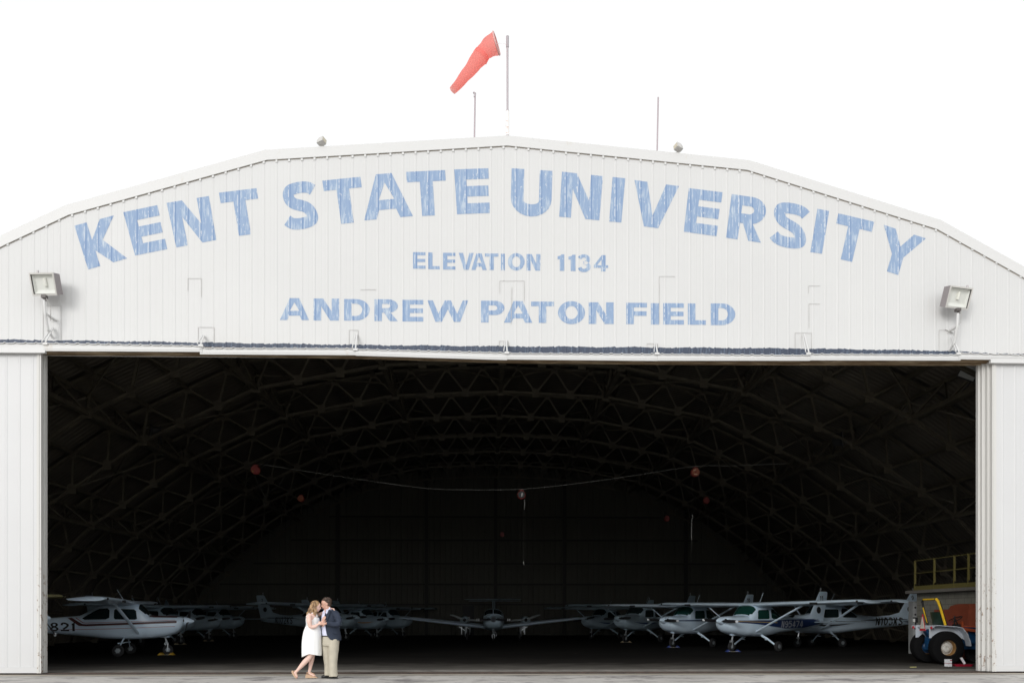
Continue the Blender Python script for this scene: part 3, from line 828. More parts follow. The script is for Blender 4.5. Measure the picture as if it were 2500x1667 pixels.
HW_ST = [(.34, 1.06, 1.30, .20, 2.2), (.37, .98, 1.345, .32, 2.5), (.46, .86, 1.375, .41, 2.7), (.62, .75, 1.395, .46, 2.8), (1.0, .655, 1.405, .485, 3), (1.37, .605, 1.41, .51, 3.1),
         (1.60, .59, 1.43, .53, 3.2), (1.80, .582, 1.66, .54, 3.2), (1.98, .575, 1.83, .545, 3.4), (2.3, .57, 1.875, .54, 3.6), (2.9, .58, 1.88, .52, 3.6),
         (3.3, .60, 1.85, .49, 3.2), (3.8, .65, 1.62, .42, 2.8), (4.25, .70, 1.42, .35, 2.6), (5.2, .79, 1.34, .26, 2.4), (6.4, .92, 1.29, .15, 2.2), (7.05, 1.02, 1.24, .055, 2)]
LW_ST = [(.34, 1.00, 1.28, .22, 2.2), (.38, .90, 1.33, .38, 2.5), (.50, .78, 1.38, .48, 2.7), (.9, .66, 1.43, .54, 2.8), (1.5, .60, 1.47, .57, 3), (1.95, .58, 1.50, .58, 3),
         (2.25, .57, 1.68, .58, 2.8), (2.55, .57, 1.80, .575, 2.7), (3.2, .57, 1.84, .57, 2.8), (4.0, .60, 1.80, .54, 2.8), (4.8, .70, 1.62, .44, 2.6), (5.8, .85, 1.42, .28, 2.3), (7.3, 1.05, 1.36, .09, 2)]
def WS(s):
    return s if s <= .6 else (.6 + (s - .6) * .88 if s <= 4.5 else 4.032 + (s - 4.5) * (7.35 - 4.032) / (7.35 - 4.5))
HW_ST = [(WS(a), b, c, d, n) for a, b, c, d, n in HW_ST]
class Hull:
    def __init__(s, st, k=1.0): s.st = [(a * k, b * k if b > .8 else b * k, c * k, d * k, n) for a, b, c, d, n in st]; s.k = k
    def par(s, q):
        st = s.st
        if q <= st[0][0]: return st[0][1:]
        for a, b in zip(st, st[1:]):
            if q <= b[0]:
                f = (q - a[0]) / (b[0] - a[0]); return tuple(a[i] + (b[i] - a[i]) * f for i in range(1, 5))
        return st[-1][1:]
    def ring(s, q, X0, n=36, off=0, t0=0, t1=360, close=True):
        zb, zt, hw, e = s.par(q); zc = (zb + zt) / 2; hz = (zt - zb) / 2; out = []
        m = n if close else n + 1
        for i in range(m):
            a = R(t0 + (t1 - t0) * i / n); c_, s_ = math.cos(a), math.sin(a)
            y = (hw + off) * math.copysign(abs(c_) ** (2 / e), c_); z = zc + (hz + off) * math.copysign(abs(s_) ** (2 / e), s_)
            out.append((X0 - q, y, z))
        return out
    def side(s, q, z):
        zb, zt, hw, e = s.par(q); zc = (zb + zt) / 2; hz = max(.01, (zt - zb) / 2); u = min(.999, abs((z - zc) / hz))
        return hw * (1 - u ** e) ** (1 / e)
def airfoil(chord, th, n=9):
    up, dn = [], []
    for i in range(n + 1):
        x = (1 - math.cos(PI * i / n)) / 2
        t = 5 * th * (.2969 * math.sqrt(x) - .126 * x - .3516 * x * x + .2843 * x ** 3 - .1036 * x ** 4)
        up.append((x * chord, t * chord * 1.15)); dn.append((x * chord, -t * chord * .8))
    return dn[::-1] + up[1:-1]
def wing_mesh(X0, secs, both=True, vertical=False):
    """secs: (y, s_le, chord, z, thickness)"""
    m_ = MB(); rings = []
    full = ([(-y, s_, c, z, t) for y, s_, c, z, t in secs[::-1] if y > 0] + list(secs)) if both else list(secs)
    for y, s_, c, z, t in full:
        if vertical: rings.append([(X0 - s_ - a, b, y) for a, b in airfoil(c, t)])
        else: rings.append([(X0 - s_ - a, y, z + b) for a, b in airfoil(c, t)])
    m_.loft(rings); return m_
def wheel_parts(parent, x, y, r, wd, side=1):
    m_ = MB(); h = wd / 2
    m_.lathe([(-h * .7, r * .50), (-h, r * .62), (-h, r * .80), (-h * .7, r * .96), (0, r), (h * .7, r * .96), (h, r * .80), (h, r * .62), (h * .7, r * .50)], (x, y, r), 'Y', 28)
    ty = m_.build("wheel", TYR, parent, True)
    m_ = MB(); m_.lathe([(-h * .8, r * .18), (-h * .8, r * .30), (-h * .62, r * .46), (-h * .72, r * .50), (h * .72, r * .50), (h * .62, r * .46), (h * .8, r * .30), (h * .8, r * .18)], (x, y, r), 'Y', 20)
    for k_ in range(6):
        a = k_ * PI / 3; m_.bar((x + r * .16 * math.cos(a), y - h * .78, r + r * .16 * math.sin(a)), (x + r * .45 * math.cos(a), y - h * .80, r + r * .45 * math.sin(a)), .02, .012, up=(0, 1, 0))
    m_.build("hub", HUB, ty)
def hull_decal(name, H, X0, side, parts, m, parent, off=.006, smooth=True, label=None):
    def mp(q, z): return (X0 - q, side * (H.side(q, z) + off), z)
    cx = [i * .12 for i in range(0, 80)]; cy = [.5 + i * .05 for i in range(0, 40)]
    me = decal_mesh(parts, mp, cx, cy)
    if me is None: return
    return mesh_obj(name, me, m, parent, label, smooth)
def poly_part(p): return fill([p], [p], [])
def reg_parts(txt, s0, z0, h, wd, gap, slant, rev):
    """letters run along s; rev: first letter at high s (right side of the fuselage)"""
    out = []; cur = s0
    for ch in txt:
        w_ = wd * (.45 if ch in '1I' else 1)
        def place(p, cur=cur, w_=w_):
            u = p[0] * w_ + slant * h * (1 - p[1])
            return ((cur - u) if rev else (cur + u), z0 + h * (1 - p[1]))
        out.append(glyph_fill(ch, place, .27 if ch not in '1I' else .5, .17))
        cur += (-(w_ + gap) if rev else (w_ + gap))
    return out
HIGH = "light aircraft parked inside the hangar"
def high_wing(label, x, y, rz, k=1.0, paint=PW, glass=GLS, wing_paint=None, stripes=None, reg=None, regm=None, prop_az=90.0, fin_mark=None, glare=None, tipm=None, spinner_m=None, full=True, tailnum=None, pitch=0):
    """high-wing four-seat trainer; origin on the ground under the nose wheel, nose along +x"""
    X0 = .90 * k; H = Hull(HW_ST, k); wp = wing_paint or paint
    root = thing("airplane", label, "airplane", (x, y, 0.005), rz, HIGH)
    m_ = MB(); m_.loft([H.ring(WS(q) * k, X0) for q in (.34, .355, .37, .41, .46, .53, .62, .78, 1.0, 1.2, 1.37, 1.5, 1.60, 1.68, 1.80, 1.90, 1.98, 2.1, 2.3, 2.6, 2.9, 3.1, 3.3, 3.55, 3.8, 4.0, 4.25, 4.7, 5.2, 5.8, 6.4, 7.05)])
    fu = m_.build("fuselage", paint, root, True)
    # cowling intakes
    m_ = MB()
    for sgn in (-1, 1): m_.ell((X0 - .345 * k, sgn * .185 * k, 1.235 * k), (.02, .09 * k, .055 * k))
    m_.build("air_intake", BLKP, fu)
    # windscreen wraps the front of the cabin
    m_ = MB(); rows = []
    for q in (1.625, 1.68, 1.74, 1.80, 1.86, 1.92, 1.965):
        a0 = 42 - (q - 1.625) * 20
        rows.append(H.ring(WS(q) * k, X0, 20, .008, a0 if q > 1.70 else a0 + 14, 180 - (a0 if q > 1.70 else a0 + 14), close=False))
    m_.quadgrid(rows); m_.build("windscreen", glass, root, True, fix=False)
    for sd in (1, -1):
        hull_decal("side_window", H, X0, sd, [poly_part([(WS(a) * k, b * k) for a, b in ((2.02, 1.30), (2.06, 1.58), (2.14, 1.64), (2.82, 1.655), (2.88, 1.61), (2.89, 1.33), (2.84, 1.285), (2.10, 1.275))])], glass, root)
        hull_decal("rear_window", H, X0, sd, [poly_part([(WS(a) * k, b * k) for a, b in ((3.06, 1.34), (3.05, 1.60), (3.14, 1.68), (3.46, 1.66), (3.86, 1.47), (4.10, 1.32), (4.0, 1.27), (3.2, 1.285))])], glass, root)
        if stripes:
            for nm, pl, m in stripes: hull_decal("stripe", H, X0, sd, [poly_part([(WS(a) * k, b * k) for a, b in pl])], m, fu, off=.004 if nm == 0 else .007)
        if reg: 
            txt, s0, z0, hh, wd, gap, sl = reg
            rev = sd < 0
            tot = sum((wd * (.45 if c in '1I' else 1) + gap) for c in txt)
            s_start = (s0 + tot) if rev else s0
            hull_decal("registration", H, X0, sd, reg_parts(txt, s_start, z0, hh, wd, gap, sl, rev), regm or BLKP, fu, off=.010, label="registration reading " + txt)
    if glare:
        m_ = MB(); m_.quadgrid([H.ring(WS(q) * k, X0, 14, .005, 52, 128, close=False) for q in (.55, .8, 1.1, 1.4, 1.58)]); m_.build("glare_panel", glare, fu, True, fix=False)
    else:
        m_ = MB(); rows = [H.ring(WS(q) * k, X0, 16, .012, 30, 150, close=False) for q in (1.575, 1.60, 1.622)]
        m_.quadgrid(rows); m_.build("cowl_lip", wp, fu, True, fix=False)
    # wing
    zr = 1.845 * k
    secs = [(0, 1.78 * k, 1.55 * k, zr, .12), (.55 * k, 1.78 * k, 1.55 * k, zr, .12), (2.7 * k, 1.78 * k, 1.55 * k, zr + .035, .12), (4.75 * k, 1.95 * k, 1.18 * k, zr + .085, .115), (5.0 * k, 1.99 * k, 1.10 * k, zr + .075, .095), (5.09 * k, 2.09 * k, .90 * k, zr + .03, .05)]
    wg = wing_mesh(X0, secs).build("wing", wp, root, True)
    for sd in (1, -1):   # landing light window and tip light
        m_ = MB(); yy = sd * 4.78 * k; m_.ell((X0 - 1.96 * k, yy, zr + .085), (.035, .05, .035)); m_.build("tip_light", mat("small_dark_light", (.03, .03, .03), .2), wg)
        m_ = MB(); m_.box(X0 - 1.84 * k, X0 - 1.775 * k, sd * 2.95 * k, sd * 3.25 * k, zr - .01, zr + .065); m_.build("landing_light", BLKP, wg)
        p0 = Vector((X0 - 1.82 * k, sd * .53 * k, .80 * k)); p1 = Vector((X0 - 2.25 * k, sd * 2.35 * k, zr - .03))
        m_ = MB(); m_.tube([p0 - (p1 - p0) * .02, p0 * .5 + p1 * .5, p1], .055 * k, 10, squash=.45, up=(0, 1, 0)); m_.build("wing_strut", wp, root, True)
    # tail
    m_ = MB(); zt = 1.28 * k
    def vr(z, s0, s1, t): return [(X0 - s0 - a, b, z) for a, b in airfoil(s1 - s0, t)]
    m_.loft([vr(1.20 * k, 5.95 * k, 7.05 * k, .07), vr(1.36 * k, 6.02 * k, 7.10 * k, .07), vr(2.05 * k, 6.48 * k, 7.30 * k, .07), vr(2.44 * k, 6.76 * k, 7.38 * k, .06), vr(2.47 * k, 6.82 * k, 7.32 * k, .04)])
    fin = m_.build("tail_fin", paint, root, True)
    m_ = MB(); m_.prism([(X0 - 5.0 * k, 1.335 * k), (X0 - 5.6 * k, 1.38 * k), (X0 - 6.1 * k, 1.50 * k), (X0 - 6.3 * k, 1.28 * k)], -.012, .012); m_.build("dorsal_fillet", paint, fin)
    m_ = MB(); m_.bar((X0 - 6.86 * k, 0, 2.46 * k), (X0 - 6.86 * k, 0, 2.56 * k), .03, .03); m_.ell((X0 - 6.86 * k, 0, 2.58 * k), (.035, .035, .05)); m_.build("beacon", mat("faded_beacon", (.35, .36, .38), .3), fin)
    wing_mesh(X0, [(0, 6.15 * k, .95 * k, 1.13 * k, .08), (.5 * k, 6.2 * k, .9 * k, 1.13 * k, .08), (1.5 * k, 6.38 * k, .66 * k, 1.13 * k, .07), (1.55 * k, 6.46 * k, .5 * k, 1.13 * k, .05)]).build("tailplane", paint, root, True)
    if fin_mark:
        for sd in (1, -1):
            m_ = MB(); m_.lathe([(sd * .048, .145), (sd * .056, .14)], (X0 - 6.66 * k, 0, 1.66 * k), 'Y', 24); m_.build("fin_emblem", fin_mark, fin)
    if tailnum:
        for sd in (1, -1):
            out = []; cur = 0
            for ch in tailnum:
                out.append(glyph_fill(ch, lambda p, cur=cur: (((6.95 - .14 * cur - .11 * p[0]) if sd < 0 else (6.75 + .14 * cur + .11 * p[0])) * k, (2.08 + .20 * (1 - p[1])) * k), .28, .18)); cur += 1
            me = decal_mesh(out, lambda a, b: (X0 - a, sd * .035, b)); mesh_obj("tail_number", me, BLKP, fin)
    # spinner and propeller
    m_ = MB(); zc = 1.215 * k
    m_.lathe([(0, .004), (-.03 * k, .035 * k), (-.10 * k, .080 * k), (-.2 * k, .125 * k), (-.30 * k, .150 * k), (-.345 * k, .155 * k)], (X0, 0, zc), 'X', 24)
    sp = m_.build("spinner", spinner_m or paint, root, True)
    pr = MB(); a = R(prop_az)
    u = Vector((0, math.cos(a), math.sin(a))); v = Vector((1, 0, 0)); w3 = u.cross(v)
    for sg in (1, -1):
        rings = []
        for rr, cw, tw in ((.10, .10, 60), (.2, .13, 50), (.4, .155, 34), (.6, .145, 25), (.78, .115, 19), (.85, .07, 17)):
            ring = []; t = R(tw)
            for j in range(8):
                b = 2 * PI * j / 8; cc = cw / 2 * math.cos(b); tt = .013 * math.sin(b)
                off_ = (w3 * math.cos(t) * sg + v * math.sin(t)) * cc + (v * math.cos(t) - w3 * math.sin(t) * sg) * tt
                ring.append(Vector((X0 - .22 * k, 0, zc)) + u * sg * rr * k + off_)
            rings.append(ring)
        pr.loft(rings)
    prp = pr.build("propeller", PROPM, root, True)
    if tipm:
        for sg in (1, -1):
            m_ = MB(); c = Vector((X0 - .22 * k, 0, zc)) + u * sg * .82 * k; m_.ell(c, (.03, .055 + abs(u.y) * .02, .05 + abs(u.z) * .02))
            m_.build("blade_tip", tipm, prp)
    # undercarriage
    ng = MB(); ng.tube([(X0 - 1.0 * k, 0, .66 * k), (X0 - .94 * k, 0, .45 * k), (0, 0, .36)], .035 * k, 10); ng.tube([(0.0, 0, .36), (.0, 0, .20)], .022, 8)
    ng.bar((0, .075, .16), (0, .055, .42), .03, .02); ng.bar((0, -.075, .16), (0, -.055, .42), .03, .02); ng.bar((0, -.07, .42), (0, .07, .42), .035, .035)
    ng.bar((-.02, 0, .50), (-.12, 0, .40), .02, .03); ng.bar((-.12, 0, .40), (-.02, 0, .32), .02, .03)
    g = ng.build("nose_gear", CHR, root); wheel_parts(g, 0, 0, .185 * min(k, 1.05), .11)
    m_ = MB(); m_.ell((X0 - 1.05 * k, 0, .655 * k), (.24, .13, .045)); m_.build("gear_fairing", paint, root, True)
    for sd in (1, -1):
        xm = X0 - 2.36 * k; ym = sd * 1.13 * k
        m_ = MB(); m_.tube([(xm + .06, sd * .30 * k, .66 * k), (xm + .03, sd * .62 * k, .50 * k), (xm, ym - sd * .10, .235)], [.055, .042, .034], 8, squash=.45, up=(1, 0, 0))
        g = m_.build("main_gear", paint, root, True); wheel_parts(g, xm, ym, .205, .14)
        m_ = MB(); m_.tube([(xm + .1, sd * .58 * k, .46 * k), (xm - .12, sd * .58 * k, .44 * k)], .02, 6); m_.build("step", paint, g)
    # roof antennas, step, pitot
    m_ = MB(); m_.tube([(X0 - 2.4 * k, .2, 1.93 * k), (X0 - 2.1 * k - .55, .2, 1.93 * k + .42)], .007, 5); m_.build("whip_antenna", wp, root)
    m_ = MB(); m_.tube([(X0 - 1.42 * k, -.25, 1.38 * k), (X0 - 1.42 * k, -.25, 1.38 * k + .02)], .02, 6); m_.ell((X0 - 2.2 * k, 0, 1.90 * k), (.06, .05, .03)); m_.build("roof_fairing", wp, root)
    return root

ST_MAROON = [(0, [(.55, 1.235), (3.95, 1.115), (4.1, 1.13), (4.5, 1.345), (4.62, 1.335), (4.22, 1.06), (3.95, 1.045), (.55, 1.155)], MAR),
             (1, [(.6, 1.262), (3.95, 1.165), (4.05, 1.18), (4.34, 1.35), (4.36, 1.338), (4.07, 1.162), (3.95, 1.15), (.6, 1.25)], RED),
             (1, [(.6, 1.04), (3.0, .96), (6.3, .90), (6.3, .885), (3.0, .945), (.6, 1.028)], RED)]
ST_BLUE = [(0, [(.60, 1.225), (2.2, 1.235), (3.6, 1.235), (4.6, 1.26), (5.6, 1.275), (6.75, 1.275), (6.75, 1.06), (5.6, .90), (4.4, .885), (3.2, .98), (2.0, 1.08), (.60, 1.16)], NVY),
           (1, [(.75, 1.205), (3.6, 1.145), (3.6, 1.115), (.75, 1.185)], GLD)]
ST_BLACK = [(0, [(4.3, 1.15), (5.2, 1.22), (6.6, 1.20), (6.6, 1.165), (5.4, 1.165), (4.3, 1.14)], BLKP), (0, [(1.0, 1.0), (2.0, .90), (2.9, .93), (3.9, 1.03), (2.9, .985), (2.0, .965)], BLKP),
            (1, [(2.4, 1.13), (4.6, 1.10), (4.6, 1.085), (2.4, 1.105)], BLKP)]
ST_SWOOSH = [(0, [(1.0, 1.04), (1.6, .95), (2.4, .90), (3.4, .95), (2.4, .985), (1.6, 1.01)], NVY)]
ST_ORANGE = [(0, [(.8, 1.06), (1.3, .97), (1.8, .95), (2.6, 1.05), (1.8, 1.02), (1.3, 1.03)], ORG), (0, [(4.5, 1.10), (6.0, 1.18), (6.0, 1.15)], ORG)]
WTIP = mat("white_blade_tip", (.75, .78, .80), .4)
# left side of the hangar, noses to the right
high_wing("white high-wing airplane with maroon stripes and 5821 registration, nearest on the left", -11.60, 31.85, R(12), 1.0, PW, stripes=ST_MAROON, glare=MAR,
          reg=("N5821", 3.84, .875, .30, .275, .07, .0), prop_az=25)
high_wing("airplane almost wholly behind the left door leaf, only yellow wing tip and spinner showing", -14.36, 27.0, R(0), 1.10, PW, wing_paint=YEL, prop_az=-35, tipm=WTIP)
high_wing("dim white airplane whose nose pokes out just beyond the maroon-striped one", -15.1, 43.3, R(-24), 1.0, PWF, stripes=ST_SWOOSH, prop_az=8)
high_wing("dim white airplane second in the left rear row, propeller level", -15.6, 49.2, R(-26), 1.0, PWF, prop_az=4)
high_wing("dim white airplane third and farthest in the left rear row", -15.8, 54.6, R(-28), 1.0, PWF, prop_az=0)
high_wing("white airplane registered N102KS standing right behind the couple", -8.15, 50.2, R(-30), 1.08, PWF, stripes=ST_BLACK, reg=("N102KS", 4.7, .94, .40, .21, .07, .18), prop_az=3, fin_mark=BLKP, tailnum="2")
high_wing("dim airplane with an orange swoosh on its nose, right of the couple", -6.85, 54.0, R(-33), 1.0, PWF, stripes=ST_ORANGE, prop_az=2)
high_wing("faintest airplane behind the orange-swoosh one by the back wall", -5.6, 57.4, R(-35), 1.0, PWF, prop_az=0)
# right side, noses to the left
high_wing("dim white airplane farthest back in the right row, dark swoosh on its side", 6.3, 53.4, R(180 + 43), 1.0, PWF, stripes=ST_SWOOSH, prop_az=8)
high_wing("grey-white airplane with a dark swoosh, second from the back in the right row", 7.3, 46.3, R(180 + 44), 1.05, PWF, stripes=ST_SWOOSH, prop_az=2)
high_wing("white airplane with a thin navy stripe, directly behind the nose of N95474", 8.25, 38.9, R(180 + 40), 1.0, PW, glass=GRN, stripes=[(0, [(.6, 1.22), (4.6, 1.24), (4.6, 1.16), (.6, 1.17)], NVY)], prop_az=-2, tipm=WTIP, tailnum="10")
high_wing("white airplane registered N95474 with a wide blue band, front of the right row", 9.6, 34.2, R(180 + 35), 1.0, PW, glass=GRN, stripes=ST_BLUE,
          reg=("N95474", 3.55, .93, .28, .23, .06, .22), regm=SILV, prop_az=-2, tipm=WTIP, fin_mark=BLKP, tailnum="11")
high_wing("white airplane registered N103KS with black swirls on its tail, beside the grey rack", 14.1, 39.4, R(180 + 13), 1.04, PW, stripes=ST_BLACK, reg=("N103KS", 4.85, .97, .37, .22, .07, .18), prop_az=10, fin_mark=BLKP, tailnum="9")

# low-wing aircraft facing the door
def low_wing(label, x, y, twin=False):
    X0 = .9; H = Hull(LW_ST)
    root = thing("airplane", label, "airplane", (x, y, .005), R(-90), HIGH)
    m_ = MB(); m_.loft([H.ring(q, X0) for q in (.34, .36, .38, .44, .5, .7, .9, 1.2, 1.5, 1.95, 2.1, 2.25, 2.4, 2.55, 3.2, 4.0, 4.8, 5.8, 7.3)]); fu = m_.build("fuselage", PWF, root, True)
    m_ = MB(); rows = []
    for q in (1.99, 2.08, 2.18, 2.28, 2.38, 2.5): rows.append(H.ring(q, X0, 20, .008, 38, 142, close=False))
    m_.quadgrid(rows); ws = m_.build("windscreen", GLS, root, True, fix=False)
    m_ = MB(); m_.tube([(X0 - 1.98, 0, 1.53), (X0 - 2.25, 0, 1.70), (X0 - 2.52, 0, 1.815)], .018, 6); m_.build("windscreen_post", PW, ws)
    m_ = MB()
    m_.tube([(X0 - .44, -.36, 1.40), (X0 - .42, -.2, 1.41), (X0 - .40, -.08, 1.44), (X0 - .40, 0, 1.46), (X0 - .40, .08, 1.44), (X0 - .42, .2, 1.41), (X0 - .44, .36, 1.40)], .018, 6); m_.build("cowl_lip", PW, fu, True)
    m_ = MB(); m_.tube([H.ring(1.95, X0, 20, .01, 30, 150, close=False)[i] for i in range(0, 21, 2)], .016, 6); m_.build("windscreen_rail", PW, ws, True)
    m_ = MB()
    for sg in (-1, 1): m_.ell((X0 - .36, sg * .26, 1.22), (.03, .13, .07))
    m_.build("air_intake", BLKP, fu)
    secs = [(0, 1.75, 2.0, .72, .13), (.55, 1.80, 1.75, .76, .13), (2.0, 2.0, 1.60, .93, .12), (5.2, 2.15, 1.10, 1.27, .11), (5.4, 2.25, .9, 1.29, .06)]
    wing_mesh(X0, secs).build("wing", PW, root, True)
    wing_mesh(1.24, [(1.05, 6.2, 1.5, 0, .08), (1.4, 6.35, 1.3, 0, .08), (2.42, 6.95, .85, 0, .08)], both=False, vertical=True).build("tail_fin", PWF, root, True)
    wing_mesh(1.24, [(0, 6.95, .85, 2.44, .09), (1.75, 7.10, .62, 2.44, .08), (1.8, 7.2, .4, 2.44, .05)]).build("tailplane", PWF, root, True)
    if not twin:
        m_ = MB(); m_.lathe([(0, .004), (-.04, .05), (-.12, .10), (-.24, .14), (-.34, .155)], (X0, 0, 1.21), 'X', 24); m_.build("spinner", mat("dull_steel_spinner", (.25, .27, .29), .35, metal=.5), root, True)
        pr = MB()
        for sg in (1, -1):
            rings = []
            for rr, cw, tw in ((.12, .11, 55), (.3, .15, 40), (.6, .15, 26), (.9, .11, 18), (.96, .07, 16)):
                t = R(tw); rings.append([(X0 - .2 + math.sin(t) * cw / 2 * math.cos(2 * PI * j / 8) + .012 * math.sin(2 * PI * j / 8), sg * rr, 1.21 - .02 * rr + sg * math.cos(t) * cw / 2 * math.cos(2 * PI * j / 8)) for j in range(8)])
            pr.loft(rings)
        p = pr.build("propeller", PROPM, root, True)
        m_ = MB()
        for sg in (1, -1):
            for rr in (.80, .90): m_.box(X0 - .17, X0 - .15, sg * rr - .022, sg * rr + .022, 1.13, 1.26)
        m_.build("white_band", WTIP, p)
        m_ = MB(); m_.ell((X0 - .52, 0, .86), (.03, .045, .045)); m_.build("nose_light", mat("glass_lens_reflector", (.75, .72, .55), .15, metal=.5), fu)
    else:
        for sg in (1, -1):
            m_ = MB(); yy = sg * 1.9
            m_.loft([[(X0 - q, yy + w_ * math.cos(2 * PI * j / 16), 1.14 + h_ * math.sin(2 * PI * j / 16)) for j in range(16)] for q, w_, h_ in ((1.0, .12, .12), (1.05, .24, .2), (1.3, .30, .25), (2.2, .30, .24), (3.4, .12, .10))])
            n_ = m_.build("engine_nacelle", PWF, root, True)
            m_ = MB(); m_.lathe([(0, .004), (-.1, .08), (-.25, .12)], (X0 - .78, yy, 1.16), 'X', 16); m_.build("spinner", PROPM, n_, True)
            m_ = MB()
            for s2 in (1, -1):
                a = R(18 if s2 * sg > 0 else 6) ; d = Vector((0, s2 * math.cos(a), math.sin(a) if s2 == sg else -math.sin(a)))
                c = Vector((X0 - .93, yy, 1.16)); m_.tube([c + d * .1, c + d * .4 + Vector((.02, 0, .03)), c + d * .75 + Vector((.03, 0, .05)), c + d * .95 + Vector((.03, 0, .02))], [.05, .065, .055, .03], 8, squash=.3, up=(1, 0, 0))
            m_.build("propeller", mat("grey_propeller", (.25, .28, .28), .45), n_, True)
    ng = MB(); ng.tube([(0, 0, .75), (0, 0, .50)], .07, 8); ng.tube([(0, 0, .5), (0, 0, .34)], .03, 8); ng.bar((0, .07, .16), (0, .06, .36), .03, .02); ng.bar((0, -.07, .16), (0, -.06, .36), .03, .02); ng.bar((0, -.07, .36), (0, .07, .36), .03, .03)
    g = ng.build("nose_gear", CHR, root); wheel_parts(g, 0, 0, .18, .11)
    for sg in (1, -1):
        m_ = MB(); xm = X0 - 2.7; ym = sg * 1.6
        m_.tube([(xm, ym, .85), (xm, ym, .35), (xm, ym, .2)], [.045, .035, .03], 8); m_.bar((xm, ym, .55), (xm, ym + sg * .38, .80), .03, .03); m_.box(xm - .16, xm + .16, ym + sg * .22 - .01, ym + sg * .22 + .01, .35, .8)
        g = m_.build("main_gear", CHR, root); wheel_parts(g, xm, ym - sg * .07, .20, .13)
    return root
low_wing("dark grey low-wing single-propeller airplane facing the door in the middle of the hangar", .27, 48.6)
low_wing("twin-engined T-tail airplane mostly hidden behind the low-wing one in the middle", .42, 54.0, True)

# wheel chocks
def chock_pair(x, y, col, name, label, sc=1.0):
    t = thing("wheel_chock", label, "wheel chock", (x, y, .005), 0, "wheel chocks under nose wheels")
    for dx in (-.19, .19):
        m_ = MB(); m_.prism([(dx - .10 * sc, 0), (dx + .10 * sc, 0), (dx, .085 * sc)], -.12, .12)
        m_.build("wedge", col, t)
    m_ = MB(); m_.tube([(-.19, -.13, .02), (0, -.19, .012), (.19, -.13, .02)], .005, 5); m_.build("rope", mat("pale_rope", (.4, .38, .3), .8), t)
YC = mat("yellow_chock_paint", (.45, .27, .02), .6); BC = mat("blue_chock_paint", (.01, .03, .16), .6); TC = mat("tan_wood_chock", (.25, .20, .12), .8)
chock_pair(-11.60, 31.7, YC, "y", "yellow chocks around the nose wheel of the maroon-striped airplane", 1.0)
chock_pair(9.6, 34.0, BC, "b", "blue chocks around the nose wheel of N95474")
chock_pair(8.25, 38.7, BC, "b", "blue chocks at the nose wheel behind N95474")
chock_pair(7.3, 46.1, TC, "b", "tan chocks under the second plane from the back, right row")
chock_pair(-15.1, 43.1, TC, "b", "tan chocks under the first airplane of the left rear row")
chock_pair(-15.6, 49.0, TC, "b", "tan chocks under the second airplane of the left rear row")
# ================================================================ THINGS ON AND AROUND THE HANGAR
GREYM = mat("taupe_lamp_housing", (.27, .245, .25), .5, metal=.2)
LENS = mat("pale_lamp_lens", (.66, .67, .64), .15, col2=(.74, .74, .66), noise_scale=3)
REFL = mat("pale_lamp_reflector", (.66, .67, .63), .4)
RODM = mat("dull_mauve_steel_rod", (.40, .34, .36), .6)
DKB = mat("dark_bronze_bracket", (.08, .07, .065), .5)

